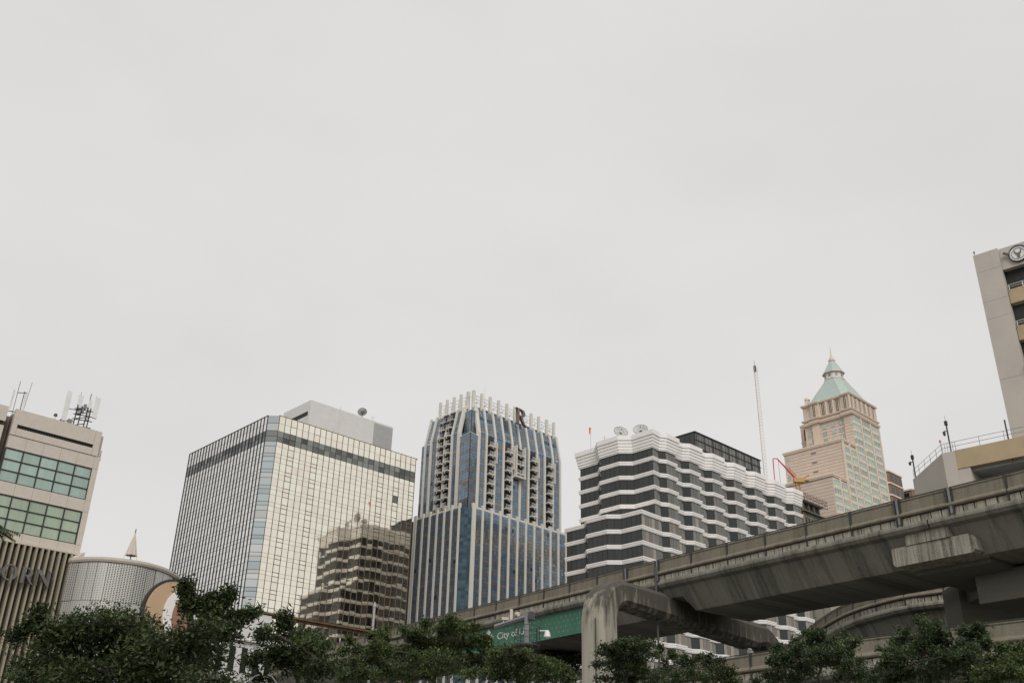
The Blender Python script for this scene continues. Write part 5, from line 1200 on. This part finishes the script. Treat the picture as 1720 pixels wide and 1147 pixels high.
def leaves_mesh(name, ctr, rad, n, size, mat, layered, seed):
    """real leaf blades (two triangles folded along the rib) spread through clumps"""
    r = np.random.default_rng(seed); allv = []; tone = []
    for (c, rd, cnt) in zip(ctr, rad, n):
        c = np.array(c); rd = np.array(rd)
        nsub = max(3, int(cnt / 55)); d = r.normal(size=(nsub, 3)); d /= np.linalg.norm(d, axis=1)[:, None]
        sub = c + d * rd * (r.random((nsub, 1)) ** .45) * .88
        idx = r.integers(0, nsub, cnt); sg = np.minimum(rd, .85) * np.array([.30, .30, .085 if layered else .21])
        sg = np.maximum(sg, size * .7)
        P = sub[idx] + r.normal(size=(cnt, 3)) * sg
        st = r.normal(size=nsub) * .13; tn = np.clip(.42 + st[idx] + r.normal(size=cnt) * .14, 0, 1)
        L_ = size * r.uniform(.65, 1.35, cnt); a = r.uniform(0, 2 * np.pi, cnt)
        tilt = r.normal(size=cnt) * .5 - .35
        f = np.stack([np.cos(a) * np.cos(tilt), np.sin(a) * np.cos(tilt), np.sin(tilt)], 1)
        up_ = np.array([0, 0, 1.]) + r.normal(size=(cnt, 3)) * .45; s_ = np.cross(f, up_); s_ /= np.linalg.norm(s_, axis=1)[:, None]
        w = (L_ * .22)[:, None]; l = L_[:, None]; dn = np.array([0, 0, -1.]) * (L_ * .08)[:, None]
        V = np.stack([P - f * l * .5, P + s_ * w + dn, P + f * l * .5, P - s_ * w + dn], 1); allv.append(V); tone.append(tn)
    V = np.concatenate(allv).reshape(-1, 3); tn = np.concatenate(tone); nl = len(tn)
    me = bpy.data.meshes.new(name); me.vertices.add(len(V)); me.vertices.foreach_set('co', V.ravel())
    i = np.arange(nl) * 4; F = np.stack([i, i + 1, i + 2, i, i + 2, i + 3], 1).ravel()
    me.loops.add(nl * 6); me.loops.foreach_set('vertex_index', F); me.polygons.add(nl * 2)
    me.polygons.foreach_set('loop_start', np.arange(nl * 2) * 3)
    at = me.attributes.new('tone', 'FLOAT', 'FACE'); at.data.foreach_set('value', np.repeat(tn, 2).astype(np.float32))
    me.materials.append(M[mat]); me.update(calc_edges=True); return me
def limb(q, a, b_, r0, r1, sag=.15, n=5):
    a = Vector(a); b_ = Vector(b_); pts = []
    for k in range(n + 1):
        t_ = k / n; p = a.lerp(b_, t_); p.z += math.sin(math.pi * t_) * sag * (b_ - a).length * .3
        if 0 < k < n: p += Vector((random.uniform(-1, 1), random.uniform(-1, 1), random.uniform(-1, 1))) * (b_ - a).length * .04
        pts.append(p)
    q.tube(pts, [r0 + (r1 - r0) * k / n for k in range(n + 1)], 6, cap=False); return pts
for ti, (nm, lab, mat, base, D, cl) in enumerate(TREES):
    T = thing(nm, lab, 'shrub' if 'shrub' in nm else 'tree', (*base, 0), 0, group='trees along the street' if D < 50 else 'small trees beyond the viaduct')
    bx, by = base
    if 'layered' in nm or 'feathery' in nm:      # fringe of flat sprays reaching out of the crown
        extra = []
        for (x, y, z, rx, rz, w_) in cl:
            if rx < .3: continue
            for k in range(5):
                an = random.uniform(0, 2 * math.pi); e = random.uniform(.6, 1.0); lift = random.uniform(-.6, .8) * rz
                extra.append((x + math.cos(an) * rx * e, y + math.sin(an) * rx * e, z + lift, random.uniform(.14, .28) * (1 + rx * .2), random.uniform(.04, .08), 60))
        cl = [(x, y, z, rx * .76, rz * .74, w_) for (x, y, z, rx, rz, w_) in cl] + extra
    rel = [((x - bx), (y - by), z) for x, y, z, *_ in cl]
    big = sorted(range(len(cl)), key=lambda i: -cl[i][5])
    far = D > 45; layered = 'layered' in nm or 'feathery' in nm; size = (.105 if layered else .125) * (1 if D < 45 else D / 60) * (D / 30) ** .25
    top = min(z for *_, z in rel); th = max(.6, top - .9)
    q = Geo(); r0 = .17 if D < 50 else .3
    q.tube([(0, 0, 0), (.06, -.03, th * .5), (-.04, .05, th)], [r0 * 1.25, r0, r0 * .8], 9); q.build('trunk', 'bark', T)
    q = Geo(); crown = [(-.04, .05, th)]
    for i in big:
        c = rel[i]; src = min(crown, key=lambda p: (Vector(p) - Vector(c)).length + (0 if p[2] < c[2] + .2 else 1.5))
        rr0 = min(.1, .02 + .03 * math.sqrt(cl[i][5] / 300)); limb(q, src, c, rr0, rr0 * .4); crown.append(c)
        for k in range(4 if not far else 2):
            dd_ = Vector((random.gauss(0, 1), random.gauss(0, 1), random.gauss(0, .6))).normalized(); e = Vector(c) + Vector((dd_.x * cl[i][3], dd_.y * cl[i][3], dd_.z * cl[i][4])) * .85
            limb(q, c, e, rr0 * .35, .006, n=3)
    q.build('limbs', 'bark', T)
    rad = [(c_[3], c_[3] * .9, c_[4]) for c_ in cl]; k_px = D / 1672
    cnts = [int(math.pi * c_[3] * c_[4] / (size * size * .22) * ((3.5 if layered else 4.2) if not far else 4)) + (110 if c_[5] == 60 else (260 if c_[3] < .32 else 60)) for c_ in cl]
    me = leaves_mesh('crown', rel, rad, cnts, size, mat, layered, 100 + ti); link('crown', me, T)
# palm at the left edge
T = thing('palm_tree', 'palm whose frond tips poke in at the left edge before the teal windows', 'palm', (-13.9, 26.4, 0))
q = Geo(); q.tube([(0, 0, 0), (.1, 0, 4), (-.05, 0, 8.55)], [.2, .16, .13], 10); q.build('trunk', 'bark', T)
for k in range(16):
    an = k * 2 * math.pi / 16 + random.uniform(-.15, .15); el_ = random.uniform(-.55, 1.0); L_ = random.uniform(.75, 1.1); q = Geo(); c = Vector((-.12, 0, 8.7)); hd = Vector((math.cos(an), math.sin(an), 0)); pts = []
    for j in range(6): t_ = j / 5; pts.append(c + hd * (L_ * t_ * math.cos(el_)) + Vector((0, 0, L_ * (t_ * math.sin(el_) - .35 * t_ * t_))))
    q.tube(pts, [.015, .012, .01, .008, .006, .003], 4, cap=False); sd_ = Vector((-hd.y, hd.x, 0))
    for j in range(14):
        t_ = .15 + .85 * j / 13; i = min(int(t_ * 5), 4); p = pts[i].lerp(pts[i + 1], t_ * 5 - i); ln = .36 * math.sin(math.pi * min(1, t_ * .8 + .25))
        for s_ in (-1, 1): tip = p + sd_ * s_ * ln * .75 + hd * ln * .6 - Vector((0, 0, .10)); q.face([p - hd * .025, p + hd * .025, tip], 0, random.uniform(.2, .7))
    q.build('frond', 'leafC', T)
